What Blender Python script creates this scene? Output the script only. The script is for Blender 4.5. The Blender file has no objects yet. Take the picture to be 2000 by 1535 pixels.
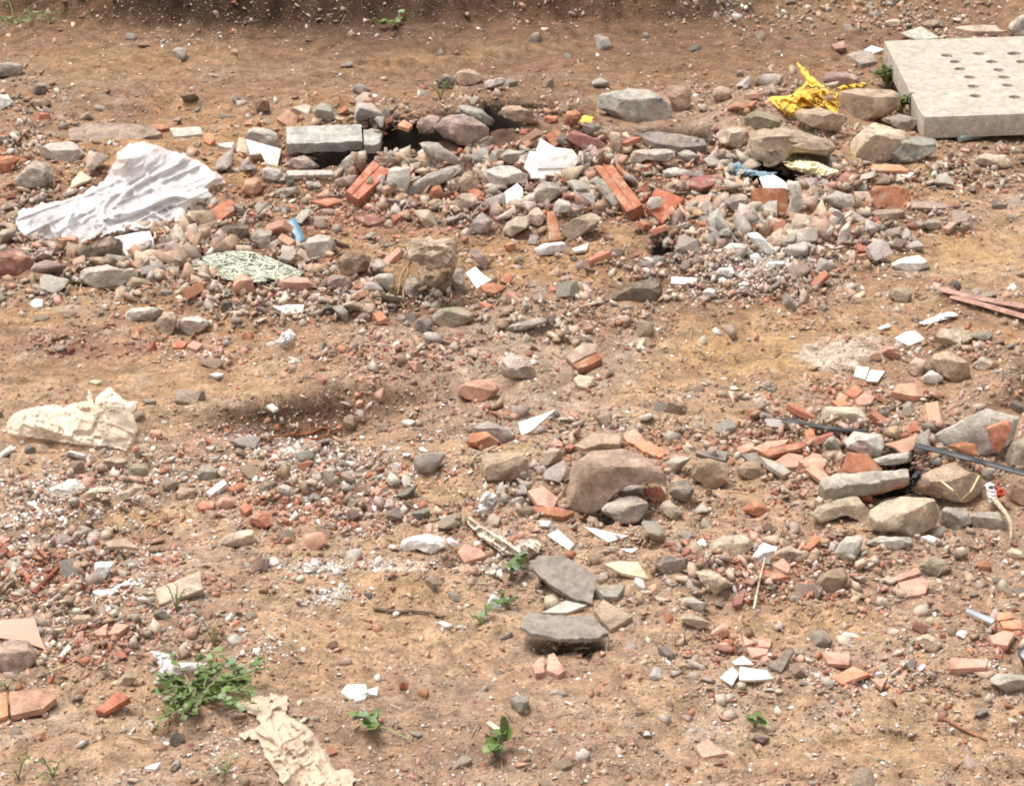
import bpy, bmesh, math, random
import numpy as np
from mathutils import Vector
from mathutils.geometry import delaunay_2d_cdt

random.seed(7)
RNG = np.random.default_rng(11)
SC = bpy.context.scene
COL = SC.collection

# ---------------------------------------------------------------- camera, sky, sun, exposure
CAM_H, PITCH, HFOV = 4.1, math.radians(22.0), math.radians(20.0)
PW, PH = 2000.0, 1535.0                       # the photograph's own pixels
FPX = PW / 2 / math.tan(HFOV / 2)
cam_data = bpy.data.cameras.new('camera')
cam_data.sensor_width = 36.0
cam_data.lens = 18.0 / math.tan(HFOV / 2)
cam_data.clip_start, cam_data.clip_end = 0.1, 2000
cam = bpy.data.objects.new('camera', cam_data)
cam.location = (0, 0, CAM_H)
cam.rotation_euler = (math.pi / 2 - PITCH, 0, 0)
COL.objects.link(cam)
SC.camera = cam

SUN_EL, SUN_AZ = math.radians(74), math.radians(-75)      # high and soft, a little from the left
world = bpy.data.worlds.new('World')
SC.world = world
world.use_nodes = True
wn, wl = world.node_tree.nodes, world.node_tree.links
bg = wn['Background']
sky = wn.new('ShaderNodeTexSky')
sky.sky_type = 'NISHITA'
sky.sun_disc = False
sky.sun_elevation, sky.sun_rotation = SUN_EL, SUN_AZ
sky.air_density, sky.dust_density = 1.0, 4.0
hsv = wn.new('ShaderNodeHueSaturation')
hsv.inputs['Saturation'].default_value = 0.10               # an overcast, nearly white sky
wl.new(sky.outputs[0], hsv.inputs['Color'])
wl.new(hsv.outputs[0], bg.inputs['Color'])
bg.inputs['Strength'].default_value = 0.085
sun_data = bpy.data.lights.new('sun', 'SUN')
sun_data.energy, sun_data.angle, sun_data.color = 1.5, math.radians(30), (1.0, 0.96, 0.9)
sun = bpy.data.objects.new('sun', sun_data)
sun.rotation_euler = Vector((math.sin(SUN_AZ) * math.cos(SUN_EL), math.cos(SUN_AZ) * math.cos(SUN_EL), math.sin(SUN_EL))).to_track_quat('Z', 'Y').to_euler()
COL.objects.link(sun)
SC.view_settings.view_transform = 'Standard'
SC.view_settings.look = 'None'
SC.view_settings.exposure = 1.36
SC.view_settings.gamma = 1.0
SC.render.engine = 'CYCLES'
SC.cycles.filter_width = 1.9
SC.cycles.max_bounces = 6

# ---------------------------------------------------------------- projection
CP, SP = math.cos(PITCH), math.sin(PITCH)
FWD, RGT, UPV = np.array([0, CP, -SP]), np.array([1.0, 0, 0]), np.array([0, SP, CP])
EYE = np.array([0, 0, CAM_H])

def project(x, y, z):
    x, y, z = np.asarray(x, float), np.asarray(y, float), np.asarray(z, float)
    Z = y * CP - (z - CAM_H) * SP
    Y = y * SP + (z - CAM_H) * CP
    ok = Z > 1.0
    Zs = np.where(ok, Z, 1.0)
    u = np.where(ok, FPX * x / Zs + PW / 2, -9e5)
    v = np.where(ok, PH / 2 - FPX * Y / Zs, 9e5)
    return u, v

def rays(u, v):
    u, v = np.atleast_1d(np.asarray(u, float)), np.atleast_1d(np.asarray(v, float))
    return FWD[None] * FPX + RGT[None] * (u - PW / 2)[:, None] + UPV[None] * (PH / 2 - v)[:, None]

# ---------------------------------------------------------------- noise
def _hash(i, j, k):
    n = (i * 374761393 + j * 668265263 + k * 1274126177) & 0xFFFFFFFF
    n = ((n ^ (n >> 13)) * 1274126177) & 0xFFFFFFFF
    n = (n ^ (n >> 16)) & 0xFFFFFF
    return n / float(0xFFFFFF) * 2 - 1

def noise3(p):
    p = np.asarray(p, float)
    i = np.floor(p).astype(np.int64)
    f = p - i
    f = f * f * f * (f * (f * 6 - 15) + 10)
    out = 0
    for dx in (0, 1):
        wx = f[..., 0] if dx else 1 - f[..., 0]
        for dy in (0, 1):
            wy = f[..., 1] if dy else 1 - f[..., 1]
            for dz in (0, 1):
                wz = f[..., 2] if dz else 1 - f[..., 2]
                out = out + wx * wy * wz * _hash(i[..., 0] + dx, i[..., 1] + dy, i[..., 2] + dz)
    return out

def noise2(x, y, s=0):
    return noise3(np.stack([x, y, np.full_like(x, s + 0.37)], -1))

def fbm3(p, oct=3):
    a, t = 1.0, 0
    for o in range(oct):
        t = t + a * noise3(p * (2.03 ** o) + o * 17.3)
        a *= 0.5
    return t

def sstep(a, b, x):
    t = np.clip((x - a) / (b - a), 0, 1)
    return t * t * (3 - 2 * t)

def blob(u, v, cx, cy, rx, ry, rot=0):
    c, s = math.cos(math.radians(rot)), math.sin(math.radians(rot))
    du, dv = u - cx, v - cy
    a = (du * c + dv * s) / rx
    b = (-du * s + dv * c) / ry
    return np.exp(-np.minimum(a * a + b * b, 60))

# ---------------------------------------------------------------- the ground's relief (features named by where they show in the photograph)
RELIEF = [  # cx, cy, rx, ry, height m, turn
    (900, 120, 260, 34, -.07, -6), (300, 205, 260, 26, .03, 0),
    (960, 320, 430, 80, .26, 3), (1570, 280, 190, 80, .15, 8), (240, 350, 230, 70, .12, 0),
    (840, 480, 60, 30, .06, 0), (1120, 400, 80, 40, .06, 0), (1450, 450, 200, 60, .05, 0),
    (470, 560, 260, 60, .05, 0),
    (200, 735, 330, 34, -.04, 4), (590, 806, 150, 22, -.22, -4), (600, 770, 170, 14, .05, -4), (760, 740, 180, 30, .05, -4), (700, 900, 260, 26, .06, 6),
    (1420, 690, 120, 40, -.07, 0), (1420, 610, 220, 30, .05, -4), (1080, 640, 140, 36, .04, 0), (1900, 490, 150, 34, -.05, 0),
    (1200, 930, 150, 55, .06, 10), (1760, 890, 230, 70, .10, 6), (1985, 775, 90, 30, .14, -20), 
    (120, 1000, 200, 26, .05, -20), (200, 1015, 120, 22, -.05, 0), (760, 1145, 100, 26, .05, 0), (640, 1180, 110, 40, -.03, 0),
    (1100, 1140, 60, 24, .05, 20), (1620, 1215, 130, 22, -.04, 0), (640, 1320, 180, 40, -.03, 0),
    (60, 1440, 140, 36, .025, 0), (190, 1470, 90, 26, .03, 0), (1000, 1390, 160, 30, .03, -20), (1400, 1120, 200, 50, .03, 0),
    (1580, 1015, 40, 12, -.05, 0), (1850, 1060, 120, 20, .03, 0),
]

# where rubble lies thick and where the dirt is bare: cx, cy, rx, ry, weight, turn
DENSE = [(960, 340, 420, 110, 1.0, 3), (300, 480, 380, 110, .9, 6), (1500, 400, 330, 110, 1.0, 6), (1400, 540, 260, 60, .8, 6), (700, 590, 300, 50, .8, 0), (1100, 640, 220, 70, .6, 0), (760, 690, 200, 40, .6, 0),
         (1150, 860, 330, 60, .7, 4), (1700, 880, 280, 110, 1.0, 8), (1150, 960, 260, 80, .8, 0), (650, 960, 260, 90, .9, 14), (150, 960, 200, 50, .8, -14), (120, 1120, 200, 90, .9, -10), (250, 1240, 180, 80, .7, 0), (1500, 1110, 330, 90, .9, 4),
         (1050, 1090, 220, 60, .6, 0), (1420, 1280, 160, 70, .6, 0), (1850, 1290, 200, 70, .5, 0), (60, 300, 120, 60, .8, 0), (1880, 330, 160, 60, .6, 0), (1850, 140, 160, 100, .7, 0), (1600, 200, 160, 60, .6, 0), (430, 50, 260, 30, .12, 0), (1860, 700, 160, 60, .4, 0),
         (1900, 1080, 160, 40, .6, 0), (60, 200, 90, 50, .4, 0), (1750, 40, 260, 40, .5, 0), (1430, 30, 70, 24, .3, 0)]
BARE = [(1430, 695, 150, 44, 1, 0), (1900, 490, 150, 34, 1, 0), (250, 740, 300, 36, .9, 4), (600, 800, 170, 28, .8, -4), (760, 1150, 140, 34, .8, 0), (760, 1260, 180, 50, .6, 0), (230, 1012, 120, 18, .8, 0), (620, 1330, 150, 50, .6, 0), (300, 140, 280, 50, .6, 0), (850, 120, 620, 46, .9, -2),
        (150, 1450, 190, 60, .9, 0), (900, 1330, 430, 90, .85, 0), (1700, 1480, 330, 50, .6, 0), (900, 1440, 300, 60, .5, 0), (1560, 1210, 170, 30, .7, 0), (850, 965, 60, 40, .7, 30), (1500, 620, 260, 30, .5, 0), (60, 850, 100, 80, .5, 0)]

# hollows with steep sides, spanned by stones and beams: cx, cy, rx, ry, depth m, turn
PITS = [(690, 294, 74, 18, .30, 0), (812, 284, 116, 17, .34, 2), (980, 268, 34, 20, .26, 0), (1070, 243, 56, 16, .14, 0), (1330, 262, 70, 14, .14, 0), (1512, 318, 46, 14, .2, 0), (1740, 950, 44, 22, .24, -4),
        (1118, 1247, 70, 8, .05, 4), (205, 506, 60, 12, .14, 6), (1298, 436, 24, 12, .1, 0), (1200, 1008, 60, 10, .08, 0), (1290, 240, 60, 8, .1, 0)]

def pits(x, y):
    u, v = project(x, y, np.zeros_like(x) + .12 * (y > 11))
    ok = (u > -50) & (u < 2050) & (v > 0) & (v < 1600)
    h = np.zeros_like(x)
    for cx, cy, rx, ry, dd, r in PITS:
        c, s = math.cos(math.radians(r)), math.sin(math.radians(r))
        du, dv = np.where(ok, u - cx, 9e4), np.where(ok, v - cy, 9e4)
        q = np.minimum(((du * c + dv * s) / rx) ** 4 + ((-du * s + dv * c) / ry) ** 4, 60)
        h = np.minimum(h, -dd * np.exp(-q))
    # the dirt bank breaks off in a little scarp behind the heap
    uu, vv = np.where(ok, u, -9e4), np.where(ok, v, 9e4)
    line = 204 + 5 * noise2(np.clip(u, -99, 2100) / 40, u * 0, 80) + 2.5 * noise2(np.clip(u, -99, 2100) / 12, u * 0, 81)
    w = sstep(930, 975, uu) * sstep(1185, 1150, uu)
    h += -.13 * w * sstep(line - 2.5, line + 2.5, vv) * sstep(line + 60, line + 14, vv)
    return h

def relief(x, y):
    u, v = project(x, y, np.zeros_like(x))
    inside = (u > -3000) & (u < 5000) & (v < 3000)
    u, v = np.where(inside, u, -9e5), np.where(inside, v, 9e5)
    h = np.zeros_like(x)
    for cx, cy, rx, ry, a, r in RELIEF:
        h += a * blob(u, v, cx, cy, rx, ry, r)
    ub = np.clip(u, -2000, 4000)
    edge = 52 + 10 * noise2(ub / 130, ub * 0, 4) + 5 * noise2(ub / 37, ub * 0, 5) + np.where(ub > 900, (ub - 900) * -0.055, 0) - np.where(ub < 260, (260 - ub) * .12, 0)
    near = v < 3000
    bank = np.where(near, sstep(edge + 6, edge - 14, v) * .27 + sstep(edge, edge - 120, v) * .25, 0)
    bank *= 1 - .75 * sstep(950, 1500, ub)
    h += bank
    rough_bank = np.where(near, sstep(75, 40, v + .05 * np.clip(ub - 900, 0, 900)), 0) * sstep(20, 16, y)
    h += rough_bank * (.05 * noise2(x * 3.2, y * 3.2, 75) + .035 * noise2(x * 8, y * 8, 76) + .018 * noise2(x * 19, y * 19, 77))
    far = np.clip((np.hypot(x, y - 11) - 9) / 30, 0, 1)
    lump = 1 + .6 * noise2(x * .9, y * .9, 9)
    heap = np.zeros_like(x)
    for z in DENSE:
        heap = np.maximum(heap, z[4] * blob(u, v, *z[:4], z[5]))
    for z in BARE:
        heap = heap * (1 - z[4] * blob(u, v, *z[:4], z[5]))
    h += heap * (.034 * noise2(x * 7, y * 7, 70) + .02 * noise2(x * 15, y * 15, 71) + .006 * noise2(x * 33, y * 33, 72))
    h += .032 * noise2(x * 1.5, y * 1.5, 1) + .017 * noise2(x * 4.1, y * 4.1, 2) * lump
    h += (.011 * noise2(x * 11, y * 11, 3) + .007 * noise2(x * 26, y * 26, 6) + .0045 * noise2(x * 42, y * 42, 8)) * lump * (1 - far)
    gul = np.abs(noise2(x * 2.6 + .4 * noise2(x * 5, y * 5, 12), y * 4.2, 13))
    h -= .022 * np.clip(1 - gul * 7, 0, 1) * (1 - far)
    return h

FX0, FX1, FY0, FY1, FD = -4.0, 4.0, 6.0, 18.4, 0.016
def axis(a, b):
    core = np.arange(a, b + FD / 2, FD)
    g = np.cumsum(FD * 1.22 ** np.arange(1, 42))
    g = g[g < 420]
    return np.concatenate([a - g[::-1], core, core[-1] + g])
XS, YS = axis(FX0, FX1), axis(FY0, FY1)
GX, GY = np.meshgrid(XS, YS)
GZ0 = relief(GX.ravel(), GY.ravel()).reshape(GX.shape)      # what the large pieces rest on
GZ = GZ0 + pits(GX.ravel(), GY.ravel()).reshape(GX.shape)   # the ground with its hollows

def ground(x, y, GZ=GZ0):
    x, y = np.asarray(x, float), np.asarray(y, float)
    i = np.clip(np.searchsorted(XS, x) - 1, 0, len(XS) - 2)
    j = np.clip(np.searchsorted(YS, y) - 1, 0, len(YS) - 2)
    fx = np.clip((x - XS[i]) / (XS[i + 1] - XS[i]), 0, 1)
    fy = np.clip((y - YS[j]) / (YS[j + 1] - YS[j]), 0, 1)
    return (GZ[j, i] * (1 - fx) + GZ[j, i + 1] * fx) * (1 - fy) + (GZ[j + 1, i] * (1 - fx) + GZ[j + 1, i + 1] * fx) * fy

def hit(u, v, off=0.0, Z=GZ0):
    """Points where the sight lines through the photo's pixels first come within OFF metres of the ground."""
    d = rays(u, v)
    off = np.broadcast_to(np.asarray(off, float), (len(d),))
    t0, t1 = (0.9 - CAM_H) / d[:, 2], (-0.5 - CAM_H) / d[:, 2]
    n = 260
    out = np.zeros((len(d), 3))
    for a in range(0, len(d), 1500):
        sl = slice(a, a + 1500)
        k = np.linspace(0, 1, n)[None]
        t = t0[sl, None] + (t1[sl] - t0[sl])[:, None] * k
        P = EYE + d[sl][:, None] * t[..., None]
        g = P[..., 2] - ground(P[..., 0], P[..., 1], Z) - off[sl, None]
        neg = g < 0
        first = np.where(neg.any(1), neg.argmax(1), n - 1)
        first = np.clip(first, 1, n - 1)
        r = np.arange(len(first))
        ga, gb = g[r, first - 1], g[r, first]
        w = np.clip(ga / np.maximum(ga - gb, 1e-9), 0, 1)
        tt = t[r, first - 1] + (t[r, first] - t[r, first - 1]) * w
        out[sl] = EYE + d[sl] * tt[:, None]
    return out

def pxm(P):
    """Photo pixels per metre at a point."""
    return FPX / float((np.asarray(P) - EYE) @ FWD)

# ---------------------------------------------------------------- materials
def lin(*c):
    return tuple(c) + (1.0,)

def new_mat(name):
    m = bpy.data.materials.new(name)
    m.use_nodes = True
    nt = m.node_tree
    return m, nt, nt.nodes['Principled BSDF']

def N(nt, kind, **kw):
    n = nt.nodes.new(kind)
    for k, val in kw.items():
        setattr(n, k, val)
    return n

def ramp(nt, src, stops):
    r = N(nt, 'ShaderNodeValToRGB')
    e = r.color_ramp.elements
    while len(e) < len(stops):
        e.new(0.5)
    for q, (p, c) in zip(e, stops):
        q.position = p
        q.color = (c, c, c, 1) if isinstance(c, float) else c
    nt.links.new(src, r.inputs[0])
    return r.outputs[0]

def mix(nt, mode, fac, a, b):
    m = N(nt, 'ShaderNodeMix', data_type='RGBA', blend_type=mode)
    for sock, val in ((m.inputs[0], fac), (m.inputs[6], a), (m.inputs[7], b)):
        if isinstance(val, (int, float, tuple)):
            sock.default_value = val
        else:
            nt.links.new(val, sock)
    return m.outputs[2]

def noise_node(nt, vec, scale, detail=4.0, rough=.6, kind='ShaderNodeTexNoise'):
    n = N(nt, kind)
    n.inputs['Scale'].default_value = scale
    if kind == 'ShaderNodeTexNoise':
        n.inputs['Detail'].default_value = detail
        n.inputs['Roughness'].default_value = rough
    nt.links.new(vec, n.inputs['Vector'])
    return n

def mineral(name, source='object', contrast=(.66, 1.28), patch=None, patch_at=(.55, .75), grain=160.0, bump=.5, bump_dist=.004, rough=.92, spots=None, coat=0.0, scale=1.0):
    """Stone, brick, mortar, soil: the thing's own colour broken up by stains, grains and pits."""
    m, nt, b = new_mat(name)
    tc = N(nt, 'ShaderNodeTexCoord')
    vec = tc.outputs['Object']
    if source == 'object':
        oi = N(nt, 'ShaderNodeObjectInfo')
        base = oi.outputs['Color']
        vm = N(nt, 'ShaderNodeVectorMath', operation='ADD')
        cmb = N(nt, 'ShaderNodeCombineXYZ')
        mu = N(nt, 'ShaderNodeMath', operation='MULTIPLY')
        mu.inputs[1].default_value = 9.0
        nt.links.new(oi.outputs['Random'], mu.inputs[0])
        for k in range(3):
            nt.links.new(mu.outputs[0], cmb.inputs[k])
        nt.links.new(vec, vm.inputs[0])
        nt.links.new(cmb.outputs[0], vm.inputs[1])
        vec = vm.outputs[0]
    else:
        at = N(nt, 'ShaderNodeVertexColor', layer_name='Col')
        base = at.outputs['Color']
    big = noise_node(nt, vec, 14 * scale, 5)
    fine = noise_node(nt, vec, grain * scale, 4, .7)
    mid = noise_node(nt, vec, 48 * scale, 4, .65)
    c = mix(nt, 'MULTIPLY', 1.0, base, ramp(nt, big.outputs[0], [(.3, contrast[0]), (.7, contrast[1])]))
    c = mix(nt, 'MULTIPLY', 1.0, c, ramp(nt, mid.outputs[0], [(.32, .74), (.68, 1.2)]))
    c = mix(nt, 'MULTIPLY', 1.0, c, ramp(nt, fine.outputs[0], [(.3, .72), (.7, 1.22)]))
    if patch:
        pn = noise_node(nt, vec, 22 * scale, 6, .65)
        c = mix(nt, 'MIX', ramp(nt, pn.outputs[0], [(patch_at[0], 0.0), (patch_at[1], 1.0)]), c, patch)
    if spots:
        vo = noise_node(nt, vec, 120 * scale, kind='ShaderNodeTexVoronoi')
        c = mix(nt, 'MIX', ramp(nt, vo.outputs['Distance'], [(.16, .75), (.3, 0.0)]), c, spots)
    nt.links.new(c, b.inputs['Base Color'])
    b.inputs['Roughness'].default_value = rough
    b.inputs['Specular IOR Level'].default_value = .25
    if coat:
        b.inputs['Coat Weight'].default_value = coat
    bn = noise_node(nt, vec, 75 * scale, 7, .72)
    bp = N(nt, 'ShaderNodeBump')
    bp.inputs['Strength'].default_value = bump
    bp.inputs['Distance'].default_value = bump_dist
    nt.links.new(bn.outputs[0], bp.inputs['Height'])
    nt.links.new(bp.outputs[0], b.inputs['Normal'])
    return m

DUST = lin(.46, .335, .235)
M = {}
M['stone'] = mineral('stone', patch=DUST, patch_at=(.5, .74), contrast=(.55, 1.3), bump=.9, bump_dist=.010)
M['clod'] = mineral('clod', patch=lin(.34, .25, .17), patch_at=(.45, .7), bump=.9, bump_dist=.008, spots=lin(.12, .10, .08))
M['mortar'] = mineral('mortar', patch=lin(.52, .47, .40), patch_at=(.5, .72), bump=.8, bump_dist=.006, spots=lin(.16, .14, .12))
M['brick'] = mineral('brick', patch=lin(.46, .33, .23), patch_at=(.5, .74), contrast=(.66, 1.25), bump=.55)
M['plaster'] = mineral('plaster', patch=lin(.45, .36, .27), patch_at=(.6, .8), contrast=(.85, 1.1), bump=.6)
M['slate'] = mineral('slate', patch=lin(.30, .26, .21), patch_at=(.5, .75), bump=.35, rough=.7)
M['wood'] = mineral('wood', bump=.4, contrast=(.6, 1.3))
M['tile_body'] = mineral('tile_body', source='object', contrast=(.85, 1.1), bump=.3)
M['gravel'] = mineral('gravel', source='attr', contrast=(.8, 1.18), bump=.4)
M['earth'] = mineral('earth', source='attr', contrast=(.58, 1.3), bump=1.0, bump_dist=.014, patch=None, grain=110.0)

def glazed(name, col, rough, dirt, at=(.62, .78), scale=30, trans=0.0):
    m, nt, b = new_mat(name)
    tc = N(nt, 'ShaderNodeTexCoord')
    n = noise_node(nt, tc.outputs['Object'], scale, 6, .65)
    base = col
    if col is None:
        base = N(nt, 'ShaderNodeObjectInfo').outputs['Color']
    c = mix(nt, 'MIX', ramp(nt, n.outputs[0], [(at[0], 0.0), (at[1], 1.0)]), base, dirt)
    nt.links.new(c, b.inputs['Base Color'])
    b.inputs['Roughness'].default_value = rough
    bp = N(nt, 'ShaderNodeBump')
    bp.inputs['Strength'].default_value = .15
    bp.inputs['Distance'].default_value = .003
    nt.links.new(n.outputs[0], bp.inputs['Height'])
    nt.links.new(bp.outputs[0], b.inputs['Normal'])
    if trans:
        out = nt.nodes['Material Output']
        tl = N(nt, 'ShaderNodeBsdfTranslucent')
        nt.links.new(c, tl.inputs['Color'])
        ms = N(nt, 'ShaderNodeMixShader')
        ms.inputs[0].default_value = .18
        nt.links.new(b.outputs[0], ms.inputs[1])
        nt.links.new(tl.outputs[0], ms.inputs[2])
        tr = N(nt, 'ShaderNodeBsdfTransparent')
        m2 = N(nt, 'ShaderNodeMixShader')
        tn = noise_node(nt, tc.outputs['Object'], 9, 5)
        nt.links.new(ramp(nt, tn.outputs[0], [(.3, trans * .35), (.7, trans * 1.6)]), m2.inputs[0])
        nt.links.new(ms.outputs[0], m2.inputs[1])
        nt.links.new(tr.outputs[0], m2.inputs[2])
        nt.links.new(m2.outputs[0], out.inputs['Surface'])
    return m

M['glaze'] = glazed('glaze', lin(.76, .75, .73), .25, lin(.50, .40, .30), at=(.49, .68))
M['film'] = glazed('film', lin(.82, .81, .82), .38, lin(.5, .41, .33), at=(.6, .88), scale=18, trans=.33)
M['bag'] = glazed('bag', None, .45, lin(.42, .31, .21), at=(.53, .8), scale=24, trans=.34)
M['opaque_bag'] = glazed('opaque_bag', None, .4, lin(.50, .36, .14), at=(.6, .85), scale=22, trans=.05)
M['cloth'] = glazed('cloth', None, .85, lin(.40, .30, .20), at=(.52, .8), scale=26)
M['plastic'] = glazed('plastic', None, .35, lin(.38, .29, .2), at=(.6, .85), scale=30)
M['rubber'] = glazed('rubber', None, .5, lin(.22, .18, .14), at=(.6, .85), scale=25)
m, nt, b = new_mat('metal')
b.inputs['Base Color'].default_value = lin(.7, .7, .72)
b.inputs['Metallic'].default_value = .9
b.inputs['Roughness'].default_value = .28
M['metal'] = m
m, nt, b = new_mat('leaf')
at_ = N(nt, 'ShaderNodeVertexColor', layer_name='Col')
nt.links.new(at_.outputs[0], b.inputs['Base Color'])
b.inputs['Roughness'].default_value = .42
tl_ = N(nt, 'ShaderNodeBsdfTranslucent')
nt.links.new(at_.outputs[0], tl_.inputs['Color'])
ms_ = N(nt, 'ShaderNodeMixShader')
ms_.inputs[0].default_value = .25
nt.links.new(b.outputs[0], ms_.inputs[1])
nt.links.new(tl_.outputs[0], ms_.inputs[2])
nt.links.new(ms_.outputs[0], nt.nodes['Material Output'].inputs['Surface'])
M['leaf'] = m

PAL = dict(
    grey=(.38, .335, .295), pale=(.52, .46, .40), tan=(.45, .325, .235), buff=(.55, .435, .335), cream=(.62, .50, .37), brown=(.27, .175, .12),
    dark=(.15, .12, .10), charcoal=(.055, .055, .06), slate=(.20, .175, .158), blue=(.055, .155, .225), bluegrey=(.43, .405, .355), green=(.30, .32, .27), olive=(.33, .275, .20),
    red=(.43, .145, .085), rust=(.37, .135, .07), pink=(.54, .30, .225), salmon=(.58, .31, .22), orange=(.60, .24, .13), maroon=(.27, .10, .085), mauve=(.36, .255, .22),
    white=(.78, .76, .73), chalk=(.68, .63, .57), yellow=(.72, .46, .08), clay=(.36, .235, .155))

# ---------------------------------------------------------------- mesh helpers
def mesh_obj(name, V, F, mats, parent=None, smooth=True, loc=None, color=None, matidx=None):
    V = np.asarray(V, float)
    loc = np.zeros(3) if loc is None else np.asarray(loc, float)
    me = bpy.data.meshes.new(name)
    me.from_pydata((V - loc).tolist(), [], [tuple(int(q) for q in f) for f in F])
    for mm in (mats if isinstance(mats, (list, tuple)) else [mats]):
        me.materials.append(M[mm] if isinstance(mm, str) else mm)
    if matidx is not None:
        me.polygons.foreach_set('material_index', np.asarray(matidx, dtype=np.int32))
    if smooth:
        me.polygons.foreach_set('use_smooth', np.ones(len(me.polygons), dtype=bool))
    me.update()
    o = bpy.data.objects.new(name, me)
    COL.objects.link(o)
    if parent is not None:
        o.parent = parent
        o.location = loc - np.array(parent.location)
    else:
        o.location = loc
    if color is not None:
        o.color = tuple(color) + (1.0,)
    return o

def sharp(o, deg=38):
    """Smooth shading that breaks at edges sharper than DEG."""
    me = o.data
    bm = bmesh.new()
    bm.from_mesh(me)
    lim = math.radians(deg)
    for e in bm.edges:
        if len(e.link_faces) == 2 and e.calc_face_angle(0) > lim:
            e.smooth = False
    bm.to_mesh(me)
    bm.free()
    return o

def empty(name, loc):
    o = bpy.data.objects.new(name, None)
    o.empty_display_size = .05
    o.location = tuple(loc)
    COL.objects.link(o)
    return o

def tag(o, label, cat, group=None):
    o['label'] = label
    o['category'] = cat
    if group:
        o['group'] = group
    return o

def hull(rs, n, shape, power=.8):
    """An angular stone: the hull of N points thrown near the faces of a box."""
    P = rs.uniform(-1, 1, (n, 3))
    P = P / np.maximum(np.linalg.norm(P, axis=1, keepdims=True), .2) ** power * np.array(shape)
    bm = bmesh.new()
    for p in P:
        bm.verts.new(p)
    res = bmesh.ops.convex_hull(bm, input=bm.verts)
    bmesh.ops.delete(bm, geom=[g for g in set(res['geom_interior'] + res['geom_unused']) if isinstance(g, bmesh.types.BMVert)], context='VERTS')
    bmesh.ops.triangulate(bm, faces=bm.faces)
    bmesh.ops.recalc_face_normals(bm, faces=bm.faces)
    return bm

def bm_arrays(bm):
    bm.verts.index_update()
    return np.array([v.co[:] for v in bm.verts]), [[v.index for v in f.verts] for f in bm.faces]

_ico = {}
def ico(sub):
    if sub not in _ico:
        bm = bmesh.new()
        bmesh.ops.create_icosphere(bm, subdivisions=sub, radius=1)
        bm.verts.ensure_lookup_table()
        _ico[sub] = (np.array([v.co[:] for v in bm.verts]), np.array([[v.index for v in f.verts] for f in bm.faces]))
        bm.free()
    return _ico[sub]

def col_attr(me, cols):
    a = me.color_attributes.new('Col', 'FLOAT_COLOR', 'POINT')
    c = np.ones((len(me.vertices), 4), dtype=np.float32)
    c[:, :3] = cols
    a.data.foreach_set('color', c.ravel())

def jit(c, k=.08, dusty=.13):
    c = tuple(q * (1 - dusty) + w * dusty for q, w in zip(c, (.44, .32, .225)))
    g = 1 + random.uniform(-k, k)
    return tuple(max(.01, q * g * (1 + random.uniform(-k / 2, k / 2))) for q in c)

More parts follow.
